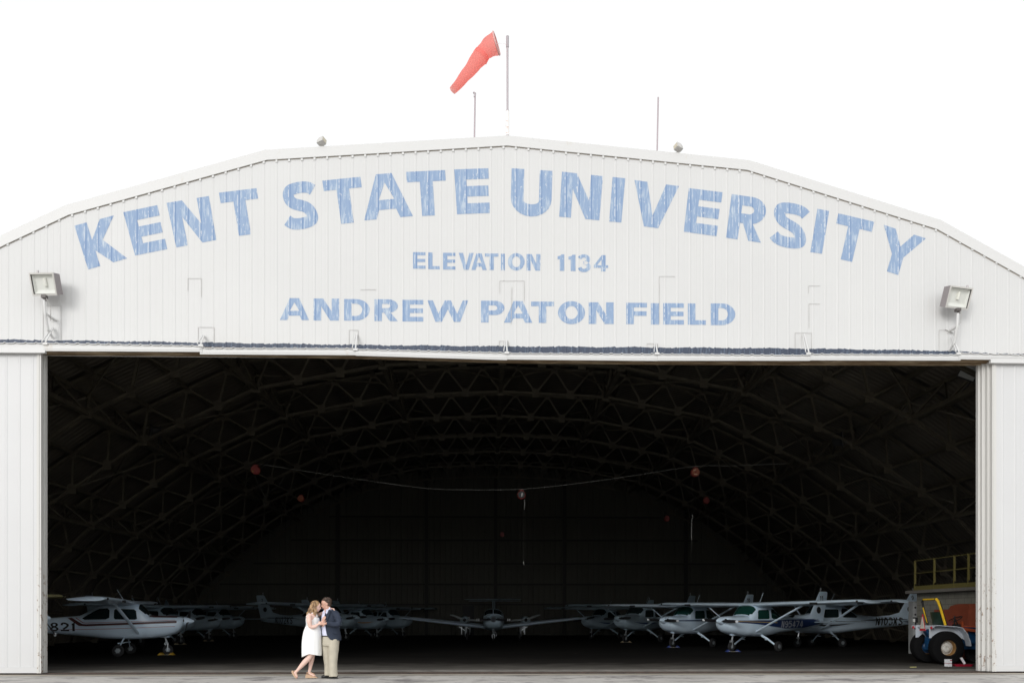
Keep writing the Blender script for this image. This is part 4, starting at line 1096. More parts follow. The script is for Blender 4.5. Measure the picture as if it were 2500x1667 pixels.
def floodlight(label, cpx, cpy, side, w_=.63, h_=.50, grp="floodlights on the front wall"):
    """wall floodlight on a mast: face forward, tilted down, swung sideways"""
    X, Z = at(cpx, cpy, YW - .45)
    zb = at(cpx, cpy + 118, YW - .1)[1]
    t = thing("floodlight", label, "floodlight", (X, YW - .45, zb), 0, grp)
    z = Z - zb
    M_ = Matrix.Rotation(R(side * 10), 4, 'Z') @ Matrix.Rotation(R(19), 4, 'X') @ Matrix.Rotation(R(2 * 1), 4, 'Y')
    def put(m_, name, m, par):
        me = m_.data(name, False, Matrix.Translation((0, 0, z)) @ M_); me.materials.append(m)
        o = bpy.data.objects.new(name, me); COL.objects.link(o); o.parent = par; return o
    m_ = MB(); a, b = w_ / 2, h_ / 2; D = .22
    f = [(-a, -.02, -b), (a, -.02, -b), (a, -.02, b), (-a, -.02, b)]; k = [(-a * .96, D, -b * .92), (a * .96, D, -b * .92), (a * .96, D, b * .92), (-a * .96, D, b * .92)]
    i0 = 0; m_.v += f + k
    for q in ((7, 6, 5, 4), (0, 4, 5, 1), (1, 5, 6, 2), (2, 6, 7, 3), (3, 7, 4, 0)): m_.f.append(q)
    m_.box(-a, -a + .03, -.03, -.019, -b, b); m_.box(a - .03, a, -.03, -.019, -b, b); m_.box(-a + .03, a - .03, -.03, -.019, b - .03, b); m_.box(-a + .03, a - .03, -.03, -.019, -b, -b + .03)
    hs = put(m_, "housing", GREYM, t)
    m_ = MB(); e = .04; a2, b2 = a - e, b - e
    m_.v += [(-a2, .0, -b2), (a2, .0, -b2), (a2, .0, b2), (-a2, .0, b2), (-a2 * .85, .07, -b2 * .60), (a2 * .85, .07, -b2 * .60), (a2 * .88, .05, b2 * .85), (-a2 * .88, .05, b2 * .85)]
    for q in ((4, 5, 6, 7), (0, 1, 5, 4), (1, 2, 6, 5), (2, 3, 7, 6), (3, 0, 4, 7)): m_.f.append(q)
    put(m_, "reflector", REFL, hs)
    m_ = MB(); m_.tube([(.02, .045, -.04), (.02, .045, .14)], .04, 10); put(m_, "bulb", LENS, hs)
    m_ = MB()
    for x0, x1, z0, z1 in ((-a - .004, a + .004, b - .006, b + .006), (-a - .004, a + .004, -b - .006, -b + .006)): m_.box(x0, x1, -.036, -.0305, z0, z1)
    for x0, x1 in ((-a - .006, -a + .006), (a - .006, a + .006)): m_.box(x0, x1, -.036, -.0305, -b + .007, b - .007)
    for x0, x1, z0, z1 in ((-a + .007, a - .007, b - .032, b - .007), (-a + .007, a - .007, -b + .007, -b + .032), (-a + .007, -a + .03, -b + .033, b - .033), (a - .03, a - .007, -b + .033, b - .033)):
        m_.box(x0, x1, -.042, -.031, z0, z1)
    put(m_, "lens_frame", mat("pale_lamp_frame", (.54, .53, .50), .5), hs)
    m_ = MB(); m_.box(side * .12 - .02 if side < 0 else .17, side * .12 + .02 if side < 0 else .21, .0, .05, b + .0, b + .06); put(m_, "latch", mat("pale_latch", (.6, .58, .58), .5), hs)
    m_ = MB(); m_.box(-.055, .055, -.03, .09, z - b - .075, z - b - .005); m_.bar((0, .02, z - b - .08), (.035, .02, z - b - .14), .03, .04); m_.build("knuckle", DKB, t)
    m_ = MB(); m_.tube([(0, .02, z - b - .12), (0, .06, z - b - .45), (0, .20, 0.02)], .032, 10); m_.bar((0, .06, z - b - .42), (.0, .44, z - b - .42), .04, .04)
    m_.bar((-.10, .43, z - b - .38), (.10, .43, z - b - .46), .05, .02); m_.bar((0, .20, .03), (.0, .42, -.1), .04, .04); m_.build("mast", WHITE2, t)
    m_ = MB(); sx = side if side > 0 else 1
    m_.tube([(.05, .0, z - b - .07), (.10, .05, z - b - .16), (.115, .1, z - b - .30), (.06, .2, z - b - .42), (-.05, .42, z - b - .47)], .007, 6)
    m_.build("cable", PATCH, t)
    return t
floodlight("big grey floodlight on the front wall above the left door leaf, turned left", 107, 694, -1)
floodlight("big grey floodlight on the front wall near the right door leaf, turned right", 2340, 727, 1)
def roof_flood(label, px, py, side):
    X, Z = at(px, py, YW - .0); zr = roofz(X) + .03
    t = thing("floodlight", label, "floodlight", (X, YW + .02, zr), 0, "small floodlights on the roof edge")
    h = max(.09, Z - zr)
    M_ = Matrix.Translation((0, -.08, h)) @ Matrix.Rotation(R(side * 32), 4, 'Y') @ Matrix.Rotation(R(side * 55), 4, 'Z') @ Matrix.Rotation(R(-35), 4, 'X')
    def put(m_, n_, m, par):
        me = m_.data(n_, False, M_); me.materials.append(m); o = bpy.data.objects.new(n_, me); COL.objects.link(o); o.parent = par; return o
    m_ = MB(); m_.loft([[(x, y, z) for x, z in ((-.052, -.042), (.052, -.042), (.052, .042), (-.052, .042))] if y > .06 else [(x * 1.45, y, z * 1.55) for x, z in ((-.052, -.042), (.052, -.042), (.052, .042), (-.052, .042))] for y in (-.08, .04, .12)])
    hs = put(m_, "housing", mat("weathered_lamp_grey", (.52, .51, .49), .5), t)
    m_ = MB(); m_.box(-.062, .062, -.088, -.0805, -.052, .052); put(m_, "lens", mat("dull_beige_lens", (.50, .46, .36), .2), hs)
    m_ = MB(); m_.tube([(0, 0, -.02), (0, -.02, h * .5), (0, -.05, h)], .012, 6); m_.box(-.05, .05, -.04, .04, -.02, .006); m_.build("bracket", PATCH, t)
roof_flood("small grey floodlight on the roof edge left of the ridge", 787, 349, 1)
roof_flood("small grey floodlight on the roof edge right of the tall rod", 1654, 363, -1)

# windsock on its pole at the ridge
X, Zt = at(1239, 89, YW + .3); Zb = roofz(X)
t = thing("windsock", "orange-red windsock hanging down to the left of the tall ridge pole", "windsock", (X, YW + .3, Zb - .05))
H_ = Zt - Zb + .05
def zpx(y): return at(1239, y, YW + .3)[1] - Zb + .05
m_ = MB(); m_.tube([(0, 0, 0), (0, 0, zpx(270))], .040, 10); m_.tube([(0, 0, zpx(270)), (0, 0, zpx(113))], .026, 10); pl = m_.build("pole", mat("grey_mauve_pole", (.42, .38, .40), .5), t, True)
m_ = MB(); m_.tube([(0, 0, zpx(331)), (0, 0, zpx(272))], .043, 10)
m_.build("painted_sleeve", add_layer(mat("peeling_white_sleeve", (.82, .80, .78), .6), (.38, .18, .12), 8, .56, .62), pl, True)
m_ = MB(); m_.tube([(0, 0, zpx(116)), (0, 0, H_)], .036, 10); m_.build("swivel_head", mat("grey_swivel", (.36, .33, .35), .5), pl, True)
# ring centre / path of the sock in the pole's plane
def spt(px, py, dy=0): 
    a_, b_ = at(px, py, YW + .3 + dy); return Vector((a_ - X, dy, b_ - (Zb - .05)))
SOCK = mat("faded_orange_windsock_cloth", (.90, .36, .33), .7, col2=(.94, .45, .40), noise_scale=2.0)
_sn = SOCK.node_tree; _sb = _sn.nodes["Principled BSDF"]
_tr = _sn.nodes.new("ShaderNodeBsdfTranslucent"); _tr.inputs[0].default_value = (1.0, .50, .46, 1)
_mx = _sn.nodes.new("ShaderNodeMixShader"); _mx.inputs[0].default_value = .72
_so = [n for n in _sn.nodes if n.type == 'OUTPUT_MATERIAL'][0]
_sn.links.new(_sb.outputs[0], _mx.inputs[1]); _sn.links.new(_tr.outputs[0], _mx.inputs[2]); _sn.links.new(_mx.outputs[0], _so.inputs[0])
path = [(1212, 107, 25), (1204, 110, 24.5), (1192, 118, 22), (1184, 125, 19.5), (1178, 132, 18.5), (1172, 140, 19.5), (1160, 155, 17.5), (1147, 172, 15.0), (1133, 189, 13.0), (1119, 206, 11.0), (1105, 222, 9.2)]
path = list(zip([p[0] for p in _cat([(a, b) for a, b, c in path], 3)], [p[1] for p in _cat([(a, b) for a, b, c in path], 3)], [p[0] for p in _cat([(c, 0) for a, b, c in path], 3)]))
C_ = [spt(x, y) for x, y, r in path]; K_ = YW / FPX
def sock_rings(off=0.0):
    rings = []
    for i, (x, y, r) in enumerate(path):
        a = C_[max(0, i - 1)]; b = C_[min(len(path) - 1, i + 1)]; d = (b - a).normalized()
        if i < 4: d = Vector((-.97 + .02 * i, 0, -.24 - .05 * i)).normalized()
        s1 = Vector((0, 1, 0)); s2 = d.cross(s1).normalized(); rr = r * K_ + off
        rings.append([C_[i] + s1 * rr * .92 * math.cos(2 * PI * j / 28) * 1 + s2 * rr * math.sin(2 * PI * j / 28) * (1 + .05 * math.sin(5 * 2 * PI * j / 28 + i)) for j in range(28)])
    # open the mouth a little toward the camera
    for i in (0, 1, 2, 3):
        rings[i] = [p + Vector(((p.y - C_[i].y) * (.27 - .05 * i), 0, 0)) for p in rings[i]]
    return rings
m_ = MB(); m_.quadgrid(sock_rings(), close_u=True); m_.build("sock", SOCK, t, True, fix=False)
ring0 = sock_rings(.004)[0]
m_ = MB(); m_.tube([tuple(p) for p in ring0] + [tuple(ring0[0])], .020, 6); hoop = m_.build("hoop", mat("pale_pink_hoop", (.62, .36, .34), .5), t, True)
m_ = MB()
for j in range(0, 28, 4): m_.tube([tuple(ring0[j]), tuple(C_[2] + Vector((.02, 0, -.02)))], .006, 5)
m_.build("wire_spoke", mat("pale_wire", (.72, .62, .60), .5), hoop)
m_ = MB(); m_.tube([(0.0, 0, zpx(112)), (-.10, 0, C_[0].z + .02), tuple(C_[0])], .006, 5); m_.build("swivel_wire", mat("very_pale_wire", (.85, .85, .86), .5), t)
m_ = MB()
m_.quadgrid([[tuple(p + Vector((0, 0, -.0))) for p in sock_rings(.012)[12]], [tuple(p) for p in sock_rings(.016)[15]]], close_u=True); m_.build("sock_fold", SOCK, t, True, fix=False)

def rod(label, px, ytop, ybot, px_top=None, knob=False, r=.020):
    X_, Zt_ = at(px_top or px, ytop, YW + .25); X0_, _ = at(px, ybot, YW + .25); zb = roofz(X0_) - .03
    t = thing("roof_antenna", label, "antenna", (X0_, YW + .25, zb), 0, "rods standing on the roof edge")
    m_ = MB(); m_.tube([(0, 0, 0), ((X_ - X0_), 0, Zt_ - zb)], r, 8); o = m_.build("rod", RODM, t, True)
    m_ = MB(); m_.tube([(0, 0, 0), (0, 0, .07)], r * 2.2, 8); m_.build("mounting_foot", PATCH, t)
    if knob:
        m_ = MB(); c = (X_ - X0_, 0, Zt_ - zb); m_.tube([(c[0] - .012, 0, c[2] - .11), (c[0], 0, c[2] - .01)], .026, 8); m_.ell((c[0] - .03, 0, c[2]), (.026, .026, .024)); m_.build("cap", mat("mauve_grey_cap", (.40, .36, .38), .5), o)
    return t
rod("thin short rod with a knob on top, left of the windsock pole", 1158, 227, 335, 1160, True)
rod("plain thin rod standing on the roof edge right of the windsock pole", 1604, 238, 370, 1607)

# ---------------------------------------------------------------- hanging cord reels on a sagging cable
REDR = mat("dull_red_reel", (.34, .055, .045), .45, noise_amt=.4, noise_scale=8)
CBL = mat("grey_wire_cable", (.30, .30, .28), .6)
YC_ = 34.0
def hp(px, py, Y=YC_): 
    a_, b_ = at(px, py, Y); return Vector((a_, Y, b_))
m_ = MB()
pts = [(636, 1133), (760, 1152), (900, 1173), (1045, 1192), (1150, 1195), (1265, 1194), (1400, 1181), (1550, 1160), (1696, 1138), (1790, 1136.5), (1925, 1131)]
m_.tube([hp(*p) for p in _cat([tuple(map(float, p)) for p in pts], 5)], .0075, 5)
tag(m_.build("hanging_cable", CBL), "thin grey cable sagging across the hangar between the red reels", "cable")
def reel(label, px, py, r, Y, facem, face="plain", rope=None, par_pts=None):
    c = hp(px, py, Y); R_ = r * Y / FPX
    t = thing("cord_reel", label, "cord reel", tuple(c), 0, "red cord reels hung under the roof")
    m_ = MB(); m_.lathe([(-.09, R_ * .55), (-.10, R_ * .92), (-.085, R_), (-.05, R_ * .97), (-.03, R_ * .8), (.03, R_ * .8), (.05, R_ * .97), (.085, R_), (.10, R_ * .92), (.09, R_ * .5)], (0, 0, 0), 'Y', 28)
    d = m_.build("drum", REDR, t, True)
    m_ = MB(); m_.bar((-R_ * .6, 0, R_ * 1.05), (R_ * .6, 0, R_ * 1.05), .12, .03); m_.bar((0, 0, R_ * .8), (0, 0, R_ * 1.35), .03, .03); m_.build("hanger", REDR, t)
    m_ = MB(); m_.lathe([(-.115, R_ * .80), (-.105, R_ * .84), (-.102, R_ * .84)], (0, 0, 0), 'Y', 24); m_.build("side_disc", facem, d)
    if face == "slot":
        m_ = MB(); m_.ell((R_ * .08, -.122, 0), (R_ * .19, .008, R_ * .52), mtx=Matrix.Rotation(R(15), 3, 'Y')); m_.build("nameplate", mat("pale_reel_plate", (.72, .70, .68), .4), d)
    if face == "plates":
        m_ = MB(); m_.box(-R_ * .38, R_ * .38, -.125, -.1155, -R_ * .62, -R_ * .42); m_.build("label_plate", mat("cream_label_plate", (.70, .55, .38), .5), d)
        m_ = MB(); m_.bar((-R_ * .5, -.12, R_ * .3), (R_ * .05, -.12, R_ * .62), .01, R_ * .22); m_.build("label_plate", MATS["cream_label_plate"], d)
        m_ = MB(); m_.lathe([(-.125, R_ * .2), (-.115, R_ * .22)], (0, 0, 0), 'Y', 16); m_.build("hub", REDR, d)
    if face == "ring":
        m_ = MB(); m_.tube([(R_ * .45 * math.cos(a * PI / 8), -.12, R_ * .45 * math.sin(a * PI / 8)) for a in range(17)], .012, 5); m_.build("raised_ring", REDR, d)
        m_ = MB(); m_.ell((-R_ * .45, -.118, -R_ * .4), (R_ * .14, .006, R_ * .2)); m_.build("label_plate", mat("dull_yellow_spot", (.45, .32, .08), .5), d)
    if rope:
        for seg in rope:
            m_ = MB(); m_.tube([tuple(hp(*p, Y) - c) for p in seg[0]], seg[1], 5); m_.build("cord", seg[2], t)
    return t
DRK = mat("dark_reel_side", (.03, .035, .035), .4); RSD = mat("red_reel_side", (.30, .05, .045), .5); OSD = mat("orange_reel_side", (.40, .12, .055), .5)
PALE = mat("pale_grey_cord", (.34, .34, .32), .6); DIM = mat("dim_cord", (.05, .05, .04), .7)
reel("red reel at the left end of the sagging cable, with a looped cord", 624, 1147, 10.5, YC_, RSD, "ring", [([(620, 1158), (625, 1170), (636, 1192), (646, 1211)], .009, DIM), ([(646, 1211), (643, 1225), (645, 1237), (649, 1236), (647, 1224), (646, 1211), (665, 1196), (685, 1180), (698, 1152)], .009, DIM)])
reel("black-faced red reel at the lowest point of the cable, pale oval in its middle", 1273, 1208, 10, YC_, DRK, "slot", [([(1280, 1219), (1281, 1228), (1280, 1243)], .016, PALE), ([(1280, 1243), (1279, 1265), (1279, 1370)], .006, DIM), ([(1278, 1370), (1279, 1378)], .018, PALE)])
reel("orange-red reel at the right end of the cable with two cream plates", 1697, 1153, 10.5, YC_, OSD, "plates", [([(1690, 1165), (1690, 1255)], .006, DIM), ([(1690, 1255), (1691, 1262), (1689, 1268), (1688, 1310), (1689, 1318)], .012, PALE), ([(1689, 1318), (1688, 1352)], .007, DIM)])
reel("dim orange reel behind and below the left red reel", 735, 1217, 8, 43.0, OSD)
reel("dim red reel behind and below the right reel with cream plates", 1724, 1222, 7.5, 43.0, RSD)
reel("faint red reel deep in the hangar between the right wing tips and ridge", 1628, 1266, 6.5, 49.0, RSD)
reel("faint red reel low near the middle of the back wall", 1226, 1305, 5, 54.0, RSD)

# interior floodlights
def inner_flood(label, px, py, Y, rz, bright=True, sc=1.0):
    c = hp(px, py, Y)
    t = thing("floodlight", label, "floodlight", tuple(c), R(rz), "floodlights hung inside the hangar")
    M_ = Matrix.Rotation(R(28), 4, 'Y')
    def put(m_, n_, m, par):
        me = m_.data(n_, False, M_); me.materials.append(m); o = bpy.data.objects.new(n_, me); COL.objects.link(o); o.parent = par; return o
    s_ = .26 * sc
    m_ = MB(); m_.loft([[(x, y, z) for x, z in ((-s_, -s_), (s_, -s_), (s_, s_), (-s_, s_))] if y < 0 else [(x * .7, y, z * .7) for x, z in ((-s_, -s_), (s_, -s_), (s_, s_), (-s_, s_))] for y in (-.08, .0, .28)])
    hs = put(m_, "housing", mat("black_lamp_housing", (.03, .03, .03), .5), t)
    m_ = MB(); m_.box(-s_ * .85, s_ * .85, -.09, -.081, -s_ * .85, s_ * .85); put(m_, "lens", mat("grey_lamp_lens", (.42, .43, .42), .2) if bright else mat("dim_lamp_lens", (.2, .2, .2), .3), hs)
    m_ = MB(); m_.bar((.15, .2, 0), (.25, .3, -.5), .05, .05); m_.bar((.1, .2, -.2), (-.25, .25, -.6), .03, .03); m_.build("bracket", MATS["black_lamp_housing"], t)
    return t
inner_flood("grey-faced floodlight just inside the top right corner of the doorway", 2366, 908, 25.0, -25)
inner_flood("dim floodlight on the roof truss right of the middle", 2052, 1072, 33.0, 60, False, .9)
inner_flood("dim floodlight on the roof truss left of the middle", 372, 1052, 33.0, -60, False, .9)

# ---------------------------------------------------------------- block-built office with railing on the right
BLK = mat("painted_block_wall", (.22, .215, .18), .85, noise_amt=.2, noise_scale=2)
_n = BLK.node_tree; _b = _n.nodes["Principled BSDF"]
tc = _n.nodes.new("ShaderNodeTexCoord"); mp = _n.nodes.new("ShaderNodeMapping"); mp.inputs["Rotation"].default_value = (0, R(-90), R(0))
bt = _n.nodes.new("ShaderNodeTexBrick"); bt.inputs["Scale"].default_value = 1; bt.inputs["Brick Width"].default_value = .40; bt.inputs["Row Height"].default_value = .20; bt.inputs["Mortar Size"].default_value = .012
bt.inputs["Color1"].default_value = (1, 1, 1, 1); bt.inputs["Color2"].default_value = (.93, .93, .93, 1); bt.inputs["Mortar"].default_value = (.6, .6, .6, 1)
cx_ = _n.nodes.new("ShaderNodeSeparateXYZ"); cb = _n.nodes.new("ShaderNodeCombineXYZ"); ad = _n.nodes.new("ShaderNodeMath")
_n.links.new(tc.outputs["Object"], cx_.inputs[0]); _n.links.new(cx_.outputs[0], ad.inputs[0]); _n.links.new(cx_.outputs[1], ad.inputs[1])
_n.links.new(ad.outputs[0], cb.inputs[0]); _n.links.new(cx_.outputs[2], cb.inputs[1]); _n.links.new(cb.outputs[0], bt.inputs["Vector"])
ml = _n.nodes.new("ShaderNodeMix"); ml.data_type = 'RGBA'; ml.blend_type = 'MULTIPLY'; ml.inputs[0].default_value = 1
_src = _b.inputs["Base Color"].links[0].from_socket
_n.links.new(_src, ml.inputs[6]); _n.links.new(bt.outputs[0], ml.inputs[7]); _n.links.new(ml.outputs[2], _b.inputs["Base Color"])
YRL = mat("dull_yellow_rail_paint", (.14, .12, .035), .6)
OX = 15.45
off = thing("office_block", "low block-walled office with a yellow railing round its roof, behind the tractor", "office", (OX, 27.0, 0))
m_ = MB(); m_.box(.12, 4.4, -4.2, 4.25, 0.004, 2.22); m_.build("wall", BLK, off)
m_ = MB(); m_.box(-.12, 4.6, -4.4, 4.65, 2.225, 2.33); m_.build("roof_slab", mat("grey_concrete_slab", (.17, .16, .145), .8, noise_amt=.2, noise_scale=3), off)
rl = thing("x", "", ""); bpy.data.objects.remove(rl)
m_ = MB(); m_.box(.02, .06, -4.3, 4.3, 2.335, 2.49); m_.build("kick_plate", YRL, off)
for y in (-3.2, -1.9, -.6, .7, 1.55, 2.85, 4.22):
    m_ = MB(); m_.box(.005, .055 if False else .018, y - .02, y + .02, 2.335, 3.42) ; m_.box(.0185, .075, y - .012, y + .012, 2.565, 3.42); m_.build("rail_post", YRL, off)
for z in (2.95, 3.40):
    m_ = MB(); m_.box(.02, .06, -4.3, 4.27, z - .013, z + .013); m_.build("hand_rail", YRL, off)
m_ = MB(); m_.tube([(.09, .3, 1.4), (.09, .3, 2.2)], .02, 6); m_.build("conduit", BLKP, off)
# grey rack, stained board, orange cabinet
def rack():
    X0_ = at(2229, 1600, 31.9)[0]; X1_ = at(2254, 1600, 31.9)[0]
    t = thing("storage_rack", "tall pale grey rack with rows of round holes, at the corner of the office", "rack", ((X0_ + X1_) / 2, 31.9, 0))
    wv_ = (X1_ - X0_) / 2; H2 = 1.95
    gm = mat("dusty_grey_rack", (.30, .31, .31), .6, noise_amt=.2, noise_scale=5)
    m_ = MB(); m_.box(-wv_, wv_, .01, .35, .005, H2); m_.build("cabinet", gm, t)
    for i in range(7):
        z = .16 + i * .26
        m_ = MB(); m_.box(-wv_ + .008, wv_ - .008, -.012, .008, z - .10, z + .12); d = m_.build("drawer", gm, t)
        m_ = MB()
        for x in (-.11, 0, .11): m_.lathe([(-.018, .036), (-.0125, .040)], (x, 0, z), 'Y', 12)
        m_.build("finger_hole", BLKP, d)
rack()
bd = MB(); a0 = at(2254, 1500, 31.3)[0]; a1 = at(2281, 1500, 31.3)[0]
bd.box(a0, a1, 31.3, 31.34, .02, 1.93)
tag(bd.build("leaning_board", mat("stained_tan_board", (.34, .27, .15), .8, col2=(.14, .10, .06), noise_scale=4, thresh=(.45, .65))), "stained tan board standing between the grey rack and the office wall", "board")
t = thing("tool_cabinet", "rust-orange steel cabinet against the office wall, right of the tractor seat", "cabinet", (14.95, 27.55, 0))
OR_ = mat("rust_orange_cabinet_paint", (.26, .060, .028), .55, noise_amt=.3, noise_scale=2)
m_ = MB(); m_.box(-.25, .30, -1.3, .80, .08, 1.62); m_.build("body", OR_, t)
m_ = MB(); m_.box(-.262, -.2505, -.27, .77, .12, 1.58); d = m_.build("door", OR_, t); m_ = MB(); m_.box(-.275, -.263, -.22, -.19, .8, 1.0); m_.build("handle", CHR, d)
m_ = MB(); m_.box(-.262, -.2505, -1.27, -.29, .12, 1.58); m_.build("door", OR_, t)
m_ = MB(); m_.prism([(-1.3, 1.62), (-.1, 1.62), (-.2, 1.72), (-.6, 1.78), (-1.3, 1.78)], -.25, .30, 'X'); m_.build("lid", OR_, t)

# ---------------------------------------------------------------- compact tractor behind the right door leaves
TB = mat("tractor_blue_paint", (.008, .06, .16), .4, noise_amt=.4, noise_scale=4); TW = mat("dusty_white_fender", (.46, .50, .56), .5, col2=(.38, .40, .42), noise_scale=4, thresh=(.45, .7))
TOR = mat("loader_orange_paint", (.34, .065, .02), .5, noise_amt=.3, noise_scale=4); TY = mat("rops_yellow_paint", (.66, .42, .015), .45); TBK = mat("satin_black_paint", (.014, .014, .015), .4)
TR_ = mat("reflector_red", (.55, .02, .03), .35)
tr = thing("tractor", "blue compact tractor with white fenders and a yellow and black roll bar, nose behind the right door leaves", "tractor", (13.22, 25.3, .005))
tr["label"] = "blue tractor with white fenders and yellow and black roll bar, half behind the door leaves"
for y, in ((-.48,), (.62,)):
    near = y < 0
    m_ = MB(); r = .485; h = .17
    m_.lathe([(-h * .8, r * .46), (-h, r * .52), (-h * 1.02, r * .80), (-h * .8, r * .95), (-h * .4, r * .995), (h * .4, r * .995), (h * .8, r * .95), (h * 1.02, r * .80), (h, r * .52), (h * .8, r * .46)], (0, y, r), 'Y', 40, cap=False)
    w_ = m_.build("rear_wheel", mat("tractor_tyre_rubber", (.0045, .0045, .005), .9, spec=.15), tr, True)
    m_ = MB(); m_.lathe([(-.145, r * .50), (-.13, r * .45), (.02, r * .40), (.13, r * .45), (.145, r * .5)], (0, y, r), 'Y', 32, cap=False); m_.build("rim", mat("rusty_rim", (.30, .16, .05), .7, noise_amt=.5, noise_scale=8), w_, True)
    m_ = MB(); m_.lathe([(-.06, r * .10), (-.075, r * .11), (-.075, r * .20), (-.055, r * .27), (-.04, r * .30), (.0, r * .34), (.01, r * .42)], (0, y, r), 'Y', 32)
    dc = m_.build("wheel_disc", mat("dusty_white_disc", (.55, .54, .50), .6, col2=(.30, .25, .18), noise_scale=9, thresh=(.5, .7)) if near else TB, w_, True)
    m_ = MB()
    for k_ in range(5): m_.lathe([(-.062, .015), (-.05, .016)], (r * .23 * math.cos(2 * PI * k_ / 5 + .3), y, r + r * .23 * math.sin(2 * PI * k_ / 5 + .3)), 'Y', 8)
    m_.build("wheel_bolt", TBK, dc)
    # fender: flat top plus curved skirt over the tyre
    s0, s1 = (y - .12, y + .15) if near else (y - .15, y + .12)
    m_ = MB(); prof = [(-.42, 1.07), (-.40, 1.13), (-.30, 1.14), (.28, 1.10), (.44, 1.06), (.58, .88), (.66, .66), (.68, .55)]
    m_.quadgrid([[(x, s0, z) for x, z in prof], [(x, s1, z) for x, z in prof]]); inn = [(x * .975, z - .018) for x, z in prof]
    m_.quadgrid([[(x, s1, z) for x, z in inn], [(x, s0, z) for x, z in inn]])
    for s_ in (s0, s1): m_.quadgrid([[(x, s_, z) for x, z in prof], [(x, s_, z) for x, z in inn]])
    si = s1 if near else s0
    m_.quadgrid([[(x, si + .001, z) for x, z in prof], [(x, si + .001, min(z, .80 - abs(x) * .1)) for x, z in prof]])
    fd = m_.build("fender", TW, tr, fix=False)
    m_ = MB(); m_.box(-.432, -.405, (s0 + s1) / 2 - .03, (s0 + s1) / 2 + .04, 1.03, 1.10); m_.build("tail_light", TR_, fd)
# sloping white rear guard on the far side, blue hitch body
m_ = MB(); m_.bar((-.36, .38, 1.08), (-.02, .42, .66), .16, .02, up=(.6, 0, .8)); m_.build("rear_guard", TW, tr)
m_ = MB(); m_.box(-.30, 1.9, -.02, .16, .42, .78); m_.box(-.12, .5, -.12, .26, .36, .66); m_.bar((-.30, .05, .98), (-.05, .05, .6), .2, .14); m_.build("chassis", TB, tr)
m_ = MB(); m_.tube([(0, -.34, .485), (0, .48, .485)], .07, 10); m_.build("rear_axle", TBK, tr)
m_ = MB(); m_.loft([[(x, y, z) for y, z in ((-.18, .60), (.32, .60), (.32, zt), (.22, zt + .06), (-.08, zt + .06), (-.18, zt))] for x, zt in ((.62, 1.02), (.75, 1.06), (1.5, 1.02), (1.85, .95))]); m_.build("hood", TB, tr)
m_ = MB(); m_.box(.60, .66, -.2, .34, .9, 1.16); m_.build("dashboard", TBK, tr)
for y in (-.42, .56):
    m_ = MB(); r = .30; m_.lathe([(-.08, .16), (-.10, .2), (-.10, .26), (-.07, r), (.07, r), (.10, .26), (.10, .2), (.08, .16)], (1.45, y, r), 'Y', 28); w_ = m_.build("front_wheel", TYR, tr, True)
    m_ = MB(); m_.lathe([(-.07, .04), (-.06, .15), (.06, .15), (.07, .04)], (1.45, y, r), 'Y', 20); m_.build("rim", TW, w_, True)
# roll bar
m_ = MB()
PF = [(-.02, .52, 1.12), (-.16, .52, 1.66), (-.20, .50, 1.84), (-.20, .44, 1.89)]; PN = [(-.20, -.26, 1.89), (-.19, -.34, 1.86), (-.13, -.36, 1.71), (.02, -.36, 1.10)]
m_.tube(PF + PN, .032, 8); rb = m_.build("roll_bar", TBK, tr, True)
m_ = MB(); m_.bar((-.225, .40, 1.895), (-.225, -.24, 1.895), .03, .045); m_.build("yellow_bar_cover", TY, rb)
m_ = MB(); m_.bar((-.185, .50, 1.66), (-.05, .50, 1.20), .02, .03); m_.build("yellow_edge", TY, rb)
m_ = MB(); m_.tube([(-.20, -.30, 1.90), (-.185, -.375, 1.84), (-.125, -.395, 1.66), (.03, -.395, 1.14)], .040, 8); m_.build("yellow_sleeve", TY, rb, True)
m_ = MB()
for k_ in range(22):
    f = k_ / 21; c = Vector((-.18, -.395, 1.82)).lerp(Vector((.025, -.395, 1.15)), f); m_.bar(c + Vector((.02, -.040, -.01)), c + Vector((.040, -.030, .012)), .012, .02)
m_.build("lacing", TBK, rb)
# seat
m_ = MB(); m_.loft([[(x, y, z) for y in (0,) for x, y, z in ((-.06 + i, -.16 + j, 0) for i, j in ())] for _ in ()] or [[(.02 + dx * .9 + lean, yy, z) for dx, yy in ((-.05, -.17), (.05, -.17), (.07, .08), (.05, .31), (-.05, .31), (-.08, .08))] for z, lean in ((1.02, .06), (1.2, .03), (1.42, -.02), (1.52, -.04))])
m_.build("seat_back", mat("dark_green_vinyl", (.016, .038, .026), .35), tr, True)
m_ = MB(); m_.loft([[(x * s_, .07 + y * s_, z) for x, y in ((-.02, -.26), (.36, -.26), (.42, 0), (.36, .26), (-.02, .26))] for z, s_ in ((.96, .9), (.99, 1), (1.07, 1), (1.10, .92))]); m_.build("seat", TBK, tr, True)
m_ = MB(); m_.box(.05, .30, -.26, -.20, 1.1, 1.25); m_.build("arm_rest", mat("dark_maroon_vinyl", (.10, .02, .02), .5), tr)
# steering wheel and levers
m_ = MB(); c = Vector((.56, .07, 1.30)); ux = Vector((.84, 0, .42)).normalized(); uy = Vector((0, 1, 0))
m_.tube([c + ux * .20 * math.cos(2 * PI * i / 24) + uy * .20 * math.sin(2 * PI * i / 24) for i in range(25)], .014, 6)
m_.bar(c - ux * .19, c + ux * .19, .02, .012); m_.tube([c, (.66, .07, 1.12)], .02, 6); m_.build("steering_wheel", TBK, tr, True)
m_ = MB(); m_.tube([(.36, -.28, 1.10), (.355, -.28, 1.36)], .022, 6); m_.ell((.355, -.28, 1.38), (.028, .028, .03)); m_.build("lever", TBK, tr, True)
